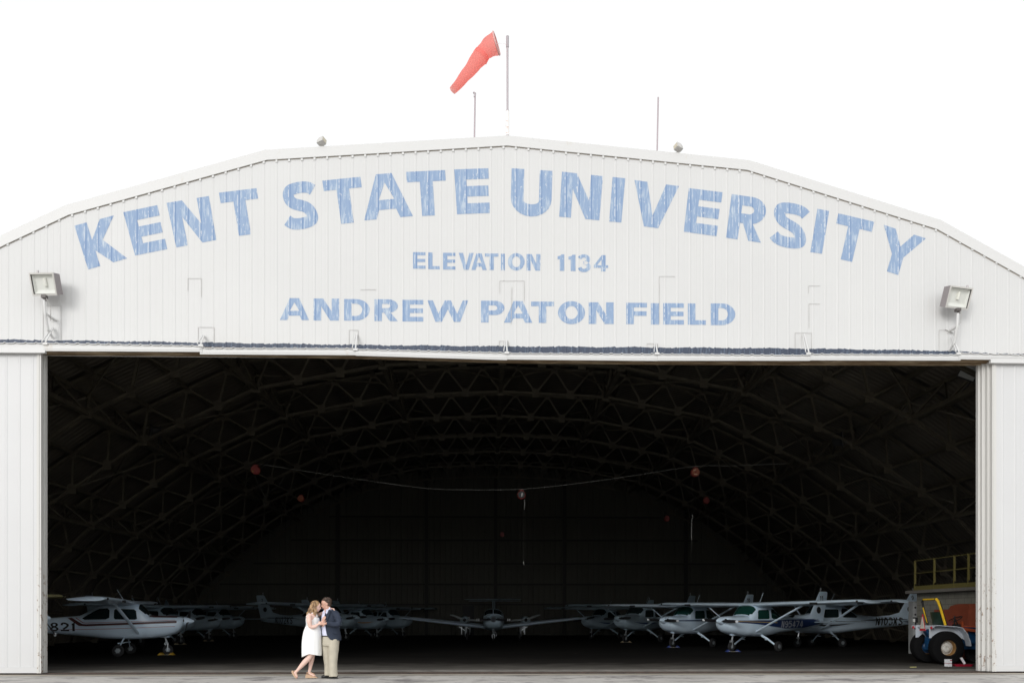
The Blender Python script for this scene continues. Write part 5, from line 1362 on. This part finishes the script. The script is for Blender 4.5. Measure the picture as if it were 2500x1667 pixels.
# loader uprights and arm
m_ = MB(); m_.bar((.55, -.33, 1.24), (.57, -.33, 1.00), .05, .06); m_.bar((.57, -.33, 1.03), (1.4, -.36, .90), .05, .08); m_.bar((.6, -.33, 1.10), (1.3, -.36, 1.08), .04, .04); m_.bar((.66, -.31, .98), (.72, -.29, .72), .08, .06); m_.build("loader_arm", TOR, tr)
# slow-moving triangle, work light
m_ = MB(); m_.v += [(-.47, .02, 1.02), (-.47, -.28 + .0, 1.02), (-.47, -.13, 1.44)]
tx = -.46
m_ = MB(); m_.prism([(-.20, .97), (.16, .97), (.16 - .03, 1.02), (.0, 1.46), (-.04, 1.46), (-.17, 1.02)], tx, tx + .01, 'X'); sg_ = m_.build("warning_triangle", TR_, tr)
me = None
m_ = MB(); m_.prism([(-.150, 1.035), (.110, 1.035), (-.012, 1.385), (-.028, 1.385)], tx - .006, tx - .0015, 'X'); m_.build("triangle_field", mat("cream_triangle_field", (.68, .66, .58), .5), sg_)
m_ = MB(); m_.box(tx - .0105, tx - .0065, -.023, -.017, 1.10, 1.24); m_.build("scratch", BLKP, sg_)
for o_ in (sg_,): o_.rotation_euler = (0, 0, 0)
m_ = MB(); m_.box(-.36, -.28, .60, .76, 1.20, 1.36); wl = m_.build("work_light", TBK, tr); m_ = MB(); m_.box(-.372, -.361, .62, .74, 1.22, 1.32); m_.build("lens", mat("bright_small_lens", (.75, .76, .74), .2), wl)
m_ = MB(); m_.box(-.33, -.30, .66, .70, 1.08, 1.20); m_.build("light_stem", TBK, wl)

# small things on the floor by the tractor
bx = thing("cardboard_box", "small white box with a red band on the floor in front of the tractor wheel", "box", (at(2315, 1629, 23.9)[0], 23.9, .006), R(12))
WBX = mat("white_card", (.74, .75, .78), .6); CRS = mat("crimson_plastic", (.30, .008, .03), .4)
m_ = MB(); m_.box(-.065, .06, -.07, .07, 0, .20); m_.build("carton", WBX, bx)
m_ = MB(); m_.box(-.067, .062, -.072, .072, .083, .095); m_.box(.0, .06, -.0745, -.0715, .16, .185); m_.build("red_band", CRS, bx)
tyx = at(2350, 1627, 24.0)[0]
ty_ = thing("floor_tray", "crimson tray lying on the floor below the tractor's rear wheel", "tray", (tyx, 24.0, .006))
m_ = MB(); m_.loft([[(x * .24, y * .15, z) for x, y in ((-1, -.6), (-.7, -1), (.7, -1), (1, -.6), (1, .6), (.7, 1), (-.7, 1), (-1, .6))] for z in (0,)] + [[(x * .27, y * .17, .055) for x, y in ((-1, -.6), (-.7, -1), (.7, -1), (1, -.6), (1, .6), (.7, 1), (-.7, 1), (-1, .6))]]); m_.build("tray_body", CRS, ty_)
rl_ = MB(); rl_.tube([(tyx - .04, 24.0, .24), (tyx + .06, 24.0, .08)], .035, 12)
tag(rl_.build("paper_roll", WBX, smooth=True), "white roll propped in the crimson tray on the floor", "paper roll")
st = MB(); st.bar((at(2222, 1628, 23.4)[0], 23.4, .018), (at(2239, 1628, 23.4)[0], 23.45, .018), .025, .02)
tag(st.build("floor_stick", mat("faded_yellow_stick", (.42, .40, .16), .7)), "thin yellowish stick lying on the dark floor left of the white box", "stick")
# ================================================================ THE COUPLE
SKF = mat("fair_rosy_skin", (.74, .51, .43), .5, sss=.05); SKM = mat("tanned_skin", (.55, .32, .24), .5, sss=.05)
SKL = mat("leg_skin", (.62, .42, .36), .5, noise_amt=.06, noise_scale=6, sss=.05)
DRS = mat("white_dress_cloth", (.86, .86, .85), .8)
JKT = mat("navy_blazer_cloth", (.020, .029, .052), .85, noise_amt=.2, noise_scale=14); SHT = mat("pale_lilac_shirt", (.66, .68, .84), .8)
TRS = mat("khaki_trouser_cloth", (.50, .46, .37), .85, noise_amt=.12, noise_scale=9); BLT = mat("dark_leather", (.02, .014, .012), .4); SHB = mat("black_shoe_leather", (.014, .013, .014), .35)
HRF = mat("golden_brown_hair", (.15, .085, .042), .5, col2=(.44, .28, .14), noise_scale=16, stretch=(1, 1, .5), thresh=(.40, .62)); HRM = mat("dark_brown_hair", (.038, .021, .014), .5, col2=(.085, .05, .032), noise_scale=18, thresh=(.45, .7))
SND = mat("nude_sandal_leather", (.62, .40, .26), .5); CRK2 = mat("cork_wedge", (.52, .36, .24), .8)
LIP = mat("rose_lips", (.50, .16, .15), .5); EYE = mat("dark_lashes", (.03, .02, .015), .5); NAIL = mat("red_nail", (.5, .03, .06), .35)

def meld(name, m_, material, parent, voxel=.008, smooth_it=4, dis=None, label=None):
    """fuse closed pieces into one continuous skin"""
    me = m_.data(name)
    o = bpy.data.objects.new(name, me); COL.objects.link(o)
    md = o.modifiers.new("r", 'REMESH'); md.mode = 'VOXEL'; md.voxel_size = voxel; md.use_smooth_shade = True
    if smooth_it:
        sm = o.modifiers.new("s", 'SMOOTH'); sm.iterations = smooth_it; sm.factor = .5
    dg = bpy.context.evaluated_depsgraph_get(); dg.update()
    nm = bpy.data.meshes.new_from_object(o.evaluated_get(dg), depsgraph=dg)
    bpy.data.objects.remove(o)
    if dis:
        nrm = [v.normal.copy() for v in nm.vertices]
        for v, n_ in zip(nm.vertices, nrm): v.co += n_ * dis(v.co)
    nm.materials.clear(); nm.materials.append(material)
    nm.polygons.foreach_set("use_smooth", [True] * len(nm.polygons))
    nm.name = name
    o = bpy.data.objects.new(name, nm); COL.objects.link(o); o.parent = parent
    if label: o["label"] = label
    return o
def rings_body(m_, lv, n=36, wob=None):
    """horizontal rings: (z, cx, cy, rx, ry)"""
    m_.loft([[(cx + rx * math.cos(2 * PI * i / n) * (1 + (wob(z, 2 * PI * i / n) if wob else 0)), cy + ry * math.sin(2 * PI * i / n) * (1 + (wob(z, 2 * PI * i / n) if wob else 0)), z) for i in range(n)] for z, cx, cy, rx, ry in lv])
def hand(m_, wrist, d, palm_n, spread=.0, curl=.4, sc=1.0, thumb=1):
    """palm and five fingers; d = pointing direction, palm_n = direction the palm faces"""
    w = Vector(wrist); d = Vector(d).normalized(); pn = Vector(palm_n); pn = (pn - d * pn.dot(d)).normalized(); s_ = d.cross(pn).normalized()
    L = .085 * sc
    M_ = Matrix((s_, d, pn)).transposed()
    m_.tube([w - d * .02, w + d * .02, w + d * L * .6, w + d * L], [.024 * sc, .030 * sc, .038 * sc, .034 * sc], 10, squash=.48, up=tuple(pn))
    for i, (o, ln) in enumerate(((-.028, .066), (-.010, .076), (.010, .072), (.027, .058))):
        b = w + d * (L * .93) + s_ * o * sc; dd = (d + s_ * (o * 6 * spread)).normalized(); p = [b - dd * .015]; a = dd; ang = curl * (1 + .12 * i)
        for seg in range(3):
            a = (a + pn * ang * .55).normalized(); p.append(p[-1] + a * ln * sc * (.45, .33, .26)[seg] * 1.1)
        m_.tube(p, [.0100 * sc, .0095 * sc, .0085 * sc, .007 * sc], 8)
    b = w + d * L * .30 + s_ * (-.03 * thumb) * sc
    m_.tube([b, b + (d * .5 - s_ * thumb * .8).normalized() * .032 * sc, b + (d * .5 - s_ * thumb * .8).normalized() * .032 * sc + (d + pn * .5 - s_ * thumb * .2).normalized() * .034 * sc], [.013 * sc, .0115 * sc, .009 * sc], 8)
def head(m_, c, fw, tilt, sc=1.0, female=True):
    """c: head centre, fw: facing direction in plan, tilt: chin-down angle"""
    f = Vector((fw[0], fw[1], 0)).normalized(); up = Vector((0, 0, 1)); f = (f * math.cos(tilt) - up * math.sin(tilt)).normalized(); l = Vector((-fw[1], fw[0], 0)).normalized(); u = f.cross(l) if f.cross(l).z > 0 else l.cross(f)
    Mx = Matrix((f, l, u)).transposed(); c = Vector(c)
    def P(a, b, d): return c + f * a * sc + l * b * sc + u * d * sc
    m_.ell(c + u * .025 * sc, (.098 * sc, .076 * sc, .092 * sc), 20, 14, Mx)                       # skull
    m_.ell(P(.028, 0, -.035), (.066 * sc, .058 * sc, .080 * sc), 18, 12, Mx)                         # face
    m_.ell(P(.046, 0, -.090), (.034 * sc, .034 * sc, .026 * sc), 12, 8, Mx)                          # chin
    for s_ in (1, -1):
        m_.tube([P(-.012, s_ * .058, -.045), P(.012, s_ * .048, -.082), P(.045, s_ * .018, -.100)], [.020 * sc, .018 * sc, .015 * sc], 8)   # jaw
        m_.ell(P(.058, s_ * .034, -.030), (.022 * sc, .022 * sc, .022 * sc), 10, 8)                  # cheek
        m_.ell(P(-.006, s_ * .076, -.012), (.017 * sc, .008 * sc, .030 * sc), 10, 8, Mx)             # ear
    m_.tube([P(.084, 0, .012), P(.100, 0, -.015), P(.112, 0, -.033)], [.009 * sc, .011 * sc, .013 * sc], 8)  # nose
    m_.ell(P(.100, 0, -.038), (.013 * sc, .016 * sc, .008 * sc), 8, 6, Mx)
    m_.tube([P(.080, -.032, .022), P(.090, 0, .018), P(.080, .032, .022)], .010 * sc, 6)             # brow
    m_.tube([P(.086, -.016, -.062), P(.092, 0, -.060), P(.086, .016, -.062)], .008 * sc, 6); m_.tube([P(.084, -.014, -.071), P(.089, 0, -.072), P(.084, .014, -.071)], .008 * sc, 6)
    return P, Mx
def face_bits(P, parent, sc=1.0):
    m_ = MB(); m_.tube([P(.093, -.018, -.066), P(.101, 0, -.065), P(.093, .018, -.066)], [.003, .0065, .003], 6); m_.build("lips", LIP, parent, True)
    m_ = MB()
    for s_ in (1, -1): m_.tube([P(.080, s_ * .018, -.001), P(.080, s_ * .030, -.003), P(.070, s_ * .045, -.001)], [.003, .0045, .003], 6)
    m_.build("closed_eyes", EYE, parent, True)
    m_ = MB()
    for s_ in (1, -1): m_.tube([P(.090, s_ * .012, .022), P(.087, s_ * .030, .028), P(.073, s_ * .048, .022)], [.003, .0045, .002], 6)
    m_.build("eyebrows", HRM, parent, True)

DP = 19.67
GX = at(762.5, 1655, DP)[0] if False else at(680 + 560 / 6.906, 1655, DP)[0]       # local x = 0 at zoom column 560
def lx(xz): return (xz - 560) / 746.0
# ---- woman
wm = thing("person", "woman in a white sleeveless dress with wavy golden hair, one heel lifted, arm round the man", "person", (GX, DP, .010), 0)
wm["label"] = "woman in white sleeveless dress and wedge sandals, wavy golden hair, one foot stepping back"
b = MB()
HC = Vector((lx(632), -.005, 1.615))
Pw, Mw = head(b, HC, (1, .12), R(8), 1.0)
b.tube([(.075, 0, 1.555), (.045, 0, 1.50), (.025, 0, 1.43)], [.050, .047, .060], 14)
rings_body(b, [(1.46, .015, .0, .055, .10), (1.435, .010, 0, .085, .165), (1.39, .010, 0, .115, .18), (1.30, .020, 0, .125, .155), (1.20, .022, 0, .110, .135), (1.12, .01, 0, .130, .155), (1.0, 0, 0, .155, .185), (.90, -.005, 0, .160, .190), (.82, -.005, 0, .14, .18)], 24)
# right arm (near): down and forward to the man's hand
b.tube([(-.005, -.165, 1.415), (-.022, -.205, 1.37), (-.010, -.225, 1.27), (.010, -.225, 1.17), (.045, -.215, 1.150), (.12, -.20, 1.165), (.185, -.19, 1.215)], [.050, .060, .057, .047, .045, .041, .026], 14)
hand(b, (.185, -.19, 1.218), (.8, .05, .45), (.3, .9, -.2), curl=.35, sc=.88, thumb=-1)
# left arm (far): over his shoulder, behind the neck
b.tube([(.02, .165, 1.415), (.06, .19, 1.43), (.15, .16, 1.435), (.22, .135, 1.455), (.34, .12, 1.53), (.43, .05, 1.565)], [.050, .052, .045, .042, .034, .026], 14)
hand(b, (.43, .05, 1.565), (.65, -.45, -.10), (-.1, -.15, -1), curl=.55, sc=.92, thumb=1)
# legs: near leg bent back, far leg standing
b.tube([(-.01, -.085, .92), (.0, -.09, .72), (-.005, -.10, .535), (-.03, -.10, .49)], [.095, .085, .064, .058], 16)
b.tube([(.0, -.10, .53), (-.05, -.10, .455), (-.13, -.10, .375), (-.21, -.10, .285), (-.29, -.10, .195), (-.33, -.10, .15)], [.058, .060, .061, .050, .034, .033], 14)
b.tube([(-.345, -.10, .165), (-.355, -.10, .125), (-.325, -.10, .055), (-.31, -.10, .025)], [.030, .036, .034, .024], 12, squash=.9)
b.tube([(.0, .085, .92), (.005, .08, .72), (.0, .07, .53), (-.02, .07, .40), (-.045, .07, .25), (-.07, .07, .13)], [.095, .085, .060, .058, .042, .034], 16)
b.tube([(-.085, .07, .115), (-.03, .07, .088), (.035, .07, .055), (.075, .07, .045)], [.034, .034, .030, .018], 12, squash=.85)
body = meld("body", b, SKF, wm, .0075, 5)
face_bits(Pw, body)
# dress
def pleat(z, a):
    k_ = max(0, min(1, (1.22 - z) / .7)); return k_ * (.018 * math.sin(9 * a + 1) + .012 * math.sin(17 * a + z * 3) + .010 * math.sin(5 * a))
m_ = MB()
LV = [(1.425, .022, 0, .055, .10), (1.40, .022, 0, .098, .150), (1.36, .018, 0, .145, .155), (1.30, .018, 0, .152, .158), (1.25, .022, 0, .148, .148), (1.205, .030, 0, .148, .138), (1.19, .030, 0, .150, .140), (1.15, .025, 0, .168, .158), (1.05, .014, 0, .196, .188), (.92, .004, 0, .212, .205), (.80, -.002, 0, .218, .212), (.68, -.003, 0, .220, .216), (.60, -.003, 0, .220, .216), (.545, -.003, 0, .218, .214), (.50, -.003, 0, .216, .212)]
n = 72; rows_o, rows_i = [], []
for j, (z, cx, cy, rx, ry) in enumerate(LV):
    ro, ri = [], []
    for i in range(n):
        a = 2 * PI * i / n; wv_ = 1 + pleat(z, a); zz = z
        if z < .85:
            f = (.85 - z) / .35; c_ = math.cos(a)
            hem = (.012 if c_ > 0 else -.028) * abs(c_) ** 2 + .055 * (1 - abs(c_)) * (1 if math.sin(a) < 0 else .4)
            zz = z + f * hem
        if z > 1.38 and math.cos(a) > .2: zz = z - .03 * math.cos(a)
        p = Vector((cx + rx * wv_ * math.cos(a), cy + ry * wv_ * math.sin(a), zz)); ro.append(p); ri.append(Vector((cx + (rx - .008) * wv_ * math.cos(a), cy + (ry - .008) * wv_ * math.sin(a), zz)))
    rows_o.append(ro); rows_i.append(ri)
m_.quadgrid([rows_i[0]] + rows_o + rows_i[::-1], close_u=True)
dress = m_.build("dress", DRS, wm, True)
dress.data.polygons.foreach_set("use_smooth", [True] * len(dress.data.polygons))
m_ = MB(); ringw = [(.030 + .155 * math.cos(2 * PI * i / 40), .145 * math.sin(2 * PI * i / 40), 1.197) for i in range(41)]; m_.tube(ringw, .010, 6); m_.build("waistband", DRS, dress, True)
for s_ in (-1, 1):
    m_ = MB(); m_.tube([(.115, s_ * .065, 1.385), (.085, s_ * .085, 1.435), (.02, s_ * .088, 1.475), (-.06, s_ * .085, 1.43), (-.10, s_ * .075, 1.37)], .022, 8, squash=.35, up=(0, s_, 0)); m_.build("strap", DRS, dress, True)
# hair: cap and many wavy locks
hb = MB(); rh = random.Random(4)
hb.ell(HC + Vector((-.018, 0, .040)), (.108, .090, .094), 20, 14)
hb.ell(HC + Vector((-.055, 0, -.03)), (.080, .088, .11), 16, 12)
for i in range(64):
    a = rh.uniform(-1, 1); side = a * 1.75                     # 0 = back of the head
    cx0 = HC.x - .02 - .085 * math.cos(side); cy0 = .088 * math.sin(side)
    z0 = HC.z + rh.uniform(.02, .10); ln = rh.uniform(.22, .34) * (1 - .28 * abs(a)); ph = rh.uniform(0, 6.28); pts = []; fl = rh.uniform(.4, 1)
    for q in range(12):
        f = q / 11; wv_ = .013 * math.sin(ph + f * 13) * (.3 + f)
        back = .115 * f ** 1.5 * fl * math.cos(side * .8) if abs(side) < 1.3 else -.02 * f
        pts.append((cx0 - back + wv_ + (.02 * f if abs(side) > 1.2 else 0), cy0 * (1 + .35 * f) + .012 * math.cos(ph + f * 13), z0 - ln * f))
    hb.tube(pts, [.006 + .011 * math.sin(PI * min(1, .15 + q / 13)) for q in range(12)], 6)
meld("hair", hb, HRF, wm, .006, 1, dis=lambda c: .003 * noise.noise(c * 60))
# wedge sandals
def sandal(path, heel, rotp, straps):
    m_ = MB(); m_.prism(path, rotp - .038, rotp + .038); s_ = m_.build("sandal", CRK2, wm)
    m_ = MB()
    for st_ in straps: m_.tube([(p[0], rotp + p[2], p[1]) for p in st_], .0085, 6)
    m_.build("sandal_strap", SND, s_, True)
sandal([(-.150, .004), (-.145, .085), (-.10, .088), (-.02, .055), (.06, .030), (.108, .026), (.118, .006)], 0, .07,
       [[(-.11, .10, -.036), (-.125, .125, 0), (-.11, .10, .036)], [(-.02, .055, -.038), (-.01, .115, 0), (-.02, .055, .038)], [(.04, .035, -.038), (.045, .085, 0), (.04, .035, .038)], [(-.125, .12, -.028), (-.05, .135, 0), (-.01, .115, 0)], [(-.01, .115, -.005), (.045, .085, .005)]])
sandal([(-.315, .004), (-.342, .018), (-.395, .09), (-.425, .155), (-.412, .185), (-.385, .165), (-.365, .11), (-.335, .045), (-.305, .012)], 0, -.10,
       [[(-.37, .165, -.034), (-.325, .185, 0), (-.37, .165, .034)], [(-.365, .11, -.036), (-.315, .105, 0), (-.365, .11, .036)], [(-.345, .06, -.036), (-.295, .06, 0), (-.345, .06, .036)], [(-.325, .185, -.01), (-.315, .105, 0), (-.295, .06, .01)]])
m_ = MB()
for i in range(4): m_.ell((-.298 - .002 * i, -.125 + .014 * i, .028), (.006, .006, .008), 8, 6)
m_.build("toe_nail", NAIL, body)

# ---- man
mn = thing("person", "man in navy blazer, pale shirt and khaki trousers, facing the woman", "person", (GX, DP + .02, .010), 0)
b = MB()
MC = Vector((lx(797), .01, 1.668))
Pm, Mm = head(b, MC, (-1, -.22), R(14), 1.04, False)
b.tube([(MC.x + .025, 0.01, 1.60), (MC.x + .05, .01, 1.54), (MC.x + .07, .01, 1.46)], [.064, .064, .075], 16)
rings_body(b, [(1.53, .385, .01, .08, .07), (1.50, .40, .01, .13, .11), (1.42, .41, .01, .165, .13), (1.25, .405, .01, .165, .135), (1.10, .405, .01, .165, .135), (.98, .41, .01, .165, .13)], 24)
meld("body", b, SKM, mn, .0075, 5)
mbody = [o for o in mn.children if o.name.startswith("body")][0]
face_bits(Pm, mbody)
# hands: his left over hers, his right flat and upright on his chest
b = MB(); b.tube([(.40, -.205, 1.235), (.335, -.235, 1.228)], [.030, .028], 12); hand(b, (.345, -.235, 1.228), (-1, -.03, .02), (-.15, 1, -.3), curl=.55, sc=1.02, thumb=-1); meld("hand", b, SKM, mn, .005, 2)
b = MB(); b.tube([(.245, -.135, 1.225), (.27, -.155, 1.27)], [.028, .027], 12); hand(b, (.262, -.165, 1.265), (.42, .0, .9), (.3, .9, .1), curl=.12, sc=.98, thumb=1); meld("hand", b, SKM, mn, .005, 2)
# shirt
m_ = MB()
def swr(z, a): return .012 * math.sin(4 * a + z * 17) + .008 * math.sin(7 * a - z * 31)
rings_body(m_, [(1.545, .372, .005, .078, .072), (1.52, .375, .01, .10, .09), (1.48, .385, .01, .145, .125), (1.40, .395, .01, .180, .145), (1.30, .395, .01, .186, .150), (1.20, .395, .01, .184, .150), (1.10, .398, .01, .180, .148), (1.0, .400, .01, .174, .144), (.955, .402, .01, .168, .140)], 44, swr)
sh = m_.build("shirt", SHT, mn, True); sh.data.polygons.foreach_set("use_smooth", [True] * len(sh.data.polygons))
m_ = MB(); m_.prism([(.255, 1.47), (.300, 1.545), (.335, 1.50), (.318, 1.455), (.285, 1.485)], -.135, -.10); m_.prism([(.330, 1.475), (.425, 1.60), (.440, 1.565), (.395, 1.49), (.350, 1.44)], -.150, -.115); m_.build("collar", SHT, sh)
m_ = MB(); m_.prism([(.300, 1.545), (.335, 1.548), (.320, 1.44)], -.143, -.130); m_.build("open_neck", SKM, mbody)
m_ = MB(); m_.tube([(.40 + .172 * math.cos(2 * PI * i / 40), .01 + .142 * math.sin(2 * PI * i / 40), .955 + (.008 * math.sin(2 * PI * i / 40 + 1))) for i in range(41)], .020, 8, squash=.6, up=(0, 0, 1)); m_.build("belt", BLT, mn, True)
# trousers: hips and two legs
m_ = MB()
rings_body(m_, [(.955, .402, .01, .168, .140), (.90, .415, .01, .185, .152), (.82, .425, .01, .195, .160), (.76, .42, .01, .19, .155), (.72, .41, .01, .17, .14)], 32)
def legw(z, a): return .028 * math.sin(3 * a + z * 22) * max(0, (.55 - z)) + .015 * math.sin(2 * a + z * 9)
rings_body(m_, [(.88, .50, -.03, .112, .125), (.78, .50, -.04, .118, .125), (.66, .497, -.05, .112, .118), (.50, .485, -.05, .100, .105), (.38, .478, -.05, .098, .100), (.25, .476, -.05, .098, .100), (.12, .480, -.05, .098, .102), (.055, .490, -.05, .100, .108), (.038, .494, -.05, .098, .106)], 30, legw)
rings_body(m_, [(.88, .335, .04, .100, .115), (.78, .33, .05, .108, .12), (.66, .325, .06, .105, .115), (.50, .328, .07, .088, .10), (.38, .333, .07, .080, .095), (.25, .340, .07, .075, .092), (.12, .343, .07, .074, .094), (.075, .343, .07, .078, .098), (.058, .343, .07, .076, .096)], 30, legw)
tq = meld("trousers", m_, TRS, mn, .009, 5, dis=lambda c: .009 * noise.noise(Vector((c.x * 9, c.y * 9, c.z * 5))))
# shoes
for nm, y, x0, x1 in (("shoe", -.06, .375, .590), ("shoe", .07, .185, .40)):
    m_ = MB(); L_ = x1 - x0
    m_.tube([(x1, y, .045), (x1 - .03, y, .050), (x0 + L_ * .55, y, .046), (x0 + L_ * .25, y, .036), (x0 + .02, y, .028)], [.030, .040, .042, .042, .026], 14, squash=.85)
    s_ = m_.build(nm, SHB, mn, True)
    m_ = MB(); m_.prism([(x0 + .002, y - .020), (x0 + .03, y - .040), (x0 + L_ * .5, y - .042), (x1, y - .034), (x1 + .012, y), (x1, y + .034), (x0 + L_ * .5, y + .042), (x0 + .03, y + .040), (x0 + .002, y + .02)], .0, .012, 'Z'); m_.build("sole", SHB, s_)
# blazer: open shell round the back and near side
JL = [(1.535, 262, 500, .405, .105, .095), (1.52, 252, 505, .41, .135, .12), (1.49, 243, 512, .415, .172, .142), (1.42, 238, 520, .415, .205, .165), (1.30, 242, 524, .412, .208, .172), (1.20, 245, 526, .412, .205, .172), (1.10, 247, 526, .416, .206, .172), (1.0, 251, 524, .424, .212, .178), (.93, 258, 520, .432, .216, .182), (.875, 270, 512, .438, .216, .184), (.85, 285, 505, .440, .212, .182)]
m_ = MB(); ro, ri = [], []
for z, a0, a1, cx, rx, ry in JL:
    o_, i_ = [], []
    for q in range(49):
        a = R(a0 + (a1 - a0) * q / 48); wv_ = 1 + .012 * math.sin(5 * a + z * 21) + .01 * math.sin(9 * a - z * 13)
        o_.append((cx + rx * wv_ * math.cos(a), .015 + ry * wv_ * math.sin(a), z)); i_.append((cx + (rx - .012) * wv_ * math.cos(a), .015 + (ry - .012) * wv_ * math.sin(a), z))
    ro.append(o_); ri.append(i_)
for k_ in range(len(ro)): pass
grid = [[*o_, *i_[::-1]] for o_, i_ in zip(ro, ri)]
m_.quadgrid(grid, close_u=True); b0 = len(m_.v) - 98
m_.quadgrid([ro[0], ri[0]]); m_.quadgrid([ro[-1], ri[-1]])
jk = m_.build("blazer", JKT, mn, True); jk.data.polygons.foreach_set("use_smooth", [True] * len(jk.data.polygons))
b = MB()
b.ell((.555, -.085, 1.435), (.085, .085, .075), 16, 12); b.ell((.50, -.06, 1.475), (.085, .085, .05), 16, 10)
b.tube([(.555, -.10, 1.44), (.60, -.135, 1.36), (.635, -.165, 1.27), (.62, -.19, 1.215), (.56, -.205, 1.205), (.48, -.215, 1.215), (.375, -.232, 1.232)], [.075, .074, .070, .064, .060, .054, .043], 18)
meld("sleeve", b, JKT, jk, .008, 2, dis=lambda c: .008 * noise.noise(Vector((c.x * 14, c.y * 8, c.z * 26))))
b = MB(); b.ell((.30, .15, 1.44), (.08, .08, .07), 16, 12); b.tube([(.29, .16, 1.43), (.25, .20, 1.33), (.22, .15, 1.22), (.235, .0, 1.20), (.245, -.10, 1.215)], [.070, .066, .060, .055, .042], 16); meld("sleeve", b, JKT, jk, .008, 2)
m_ = MB(); m_.prism([(.405, 1.535), (.428, 1.545), (.44, 1.49), (.405, 1.38), (.352, 1.245), (.362, 1.36), (.345, 1.42), (.375, 1.45)], -.185, -.172); m_.build("lapel", JKT, jk)
m_ = MB(); m_.bar((.49, -.176, 1.035), (.59, -.150, 1.015), .008, .030, up=(0, 0, 1)); m_.build("pocket_flap", JKT, jk)
m_ = MB(); m_.ell((.385, -.190, 1.17), (.008, .005, .008), 8, 6); m_.build("button", BLT, jk)
# hair
hb = MB(); fv = Vector((-.976, -.215, 0))
hb.ell(MC + Vector((.024, .005, .056)), (.103, .086, .080), 20, 14); hb.ell(MC + Vector((.062, .012, .0)), (.058, .074, .075), 16, 12)
rh = random.Random(9)
for i in range(90):
    a = rh.uniform(0, 2 * PI); e = rh.uniform(.15, 1.35); c = MC + Vector((.02 + .095 * math.cos(e) * math.cos(a), .08 * math.cos(e) * math.sin(a), .055 + .075 * math.sin(e)))
    if c.z < MC.z + .03 and c.x < MC.x - .02: continue
    d = (c - MC).normalized() + Vector((-.5, 0, .1)); hb.tube([c - d * .01, c + d.normalized() * .018, c + (d + Vector((-.4, 0, -.2))).normalized() * .032], [.011, .009, .004], 6)
meld("hair", hb, HRM, mn, .006, 1, dis=lambda c: .002 * noise.noise(c * 70))
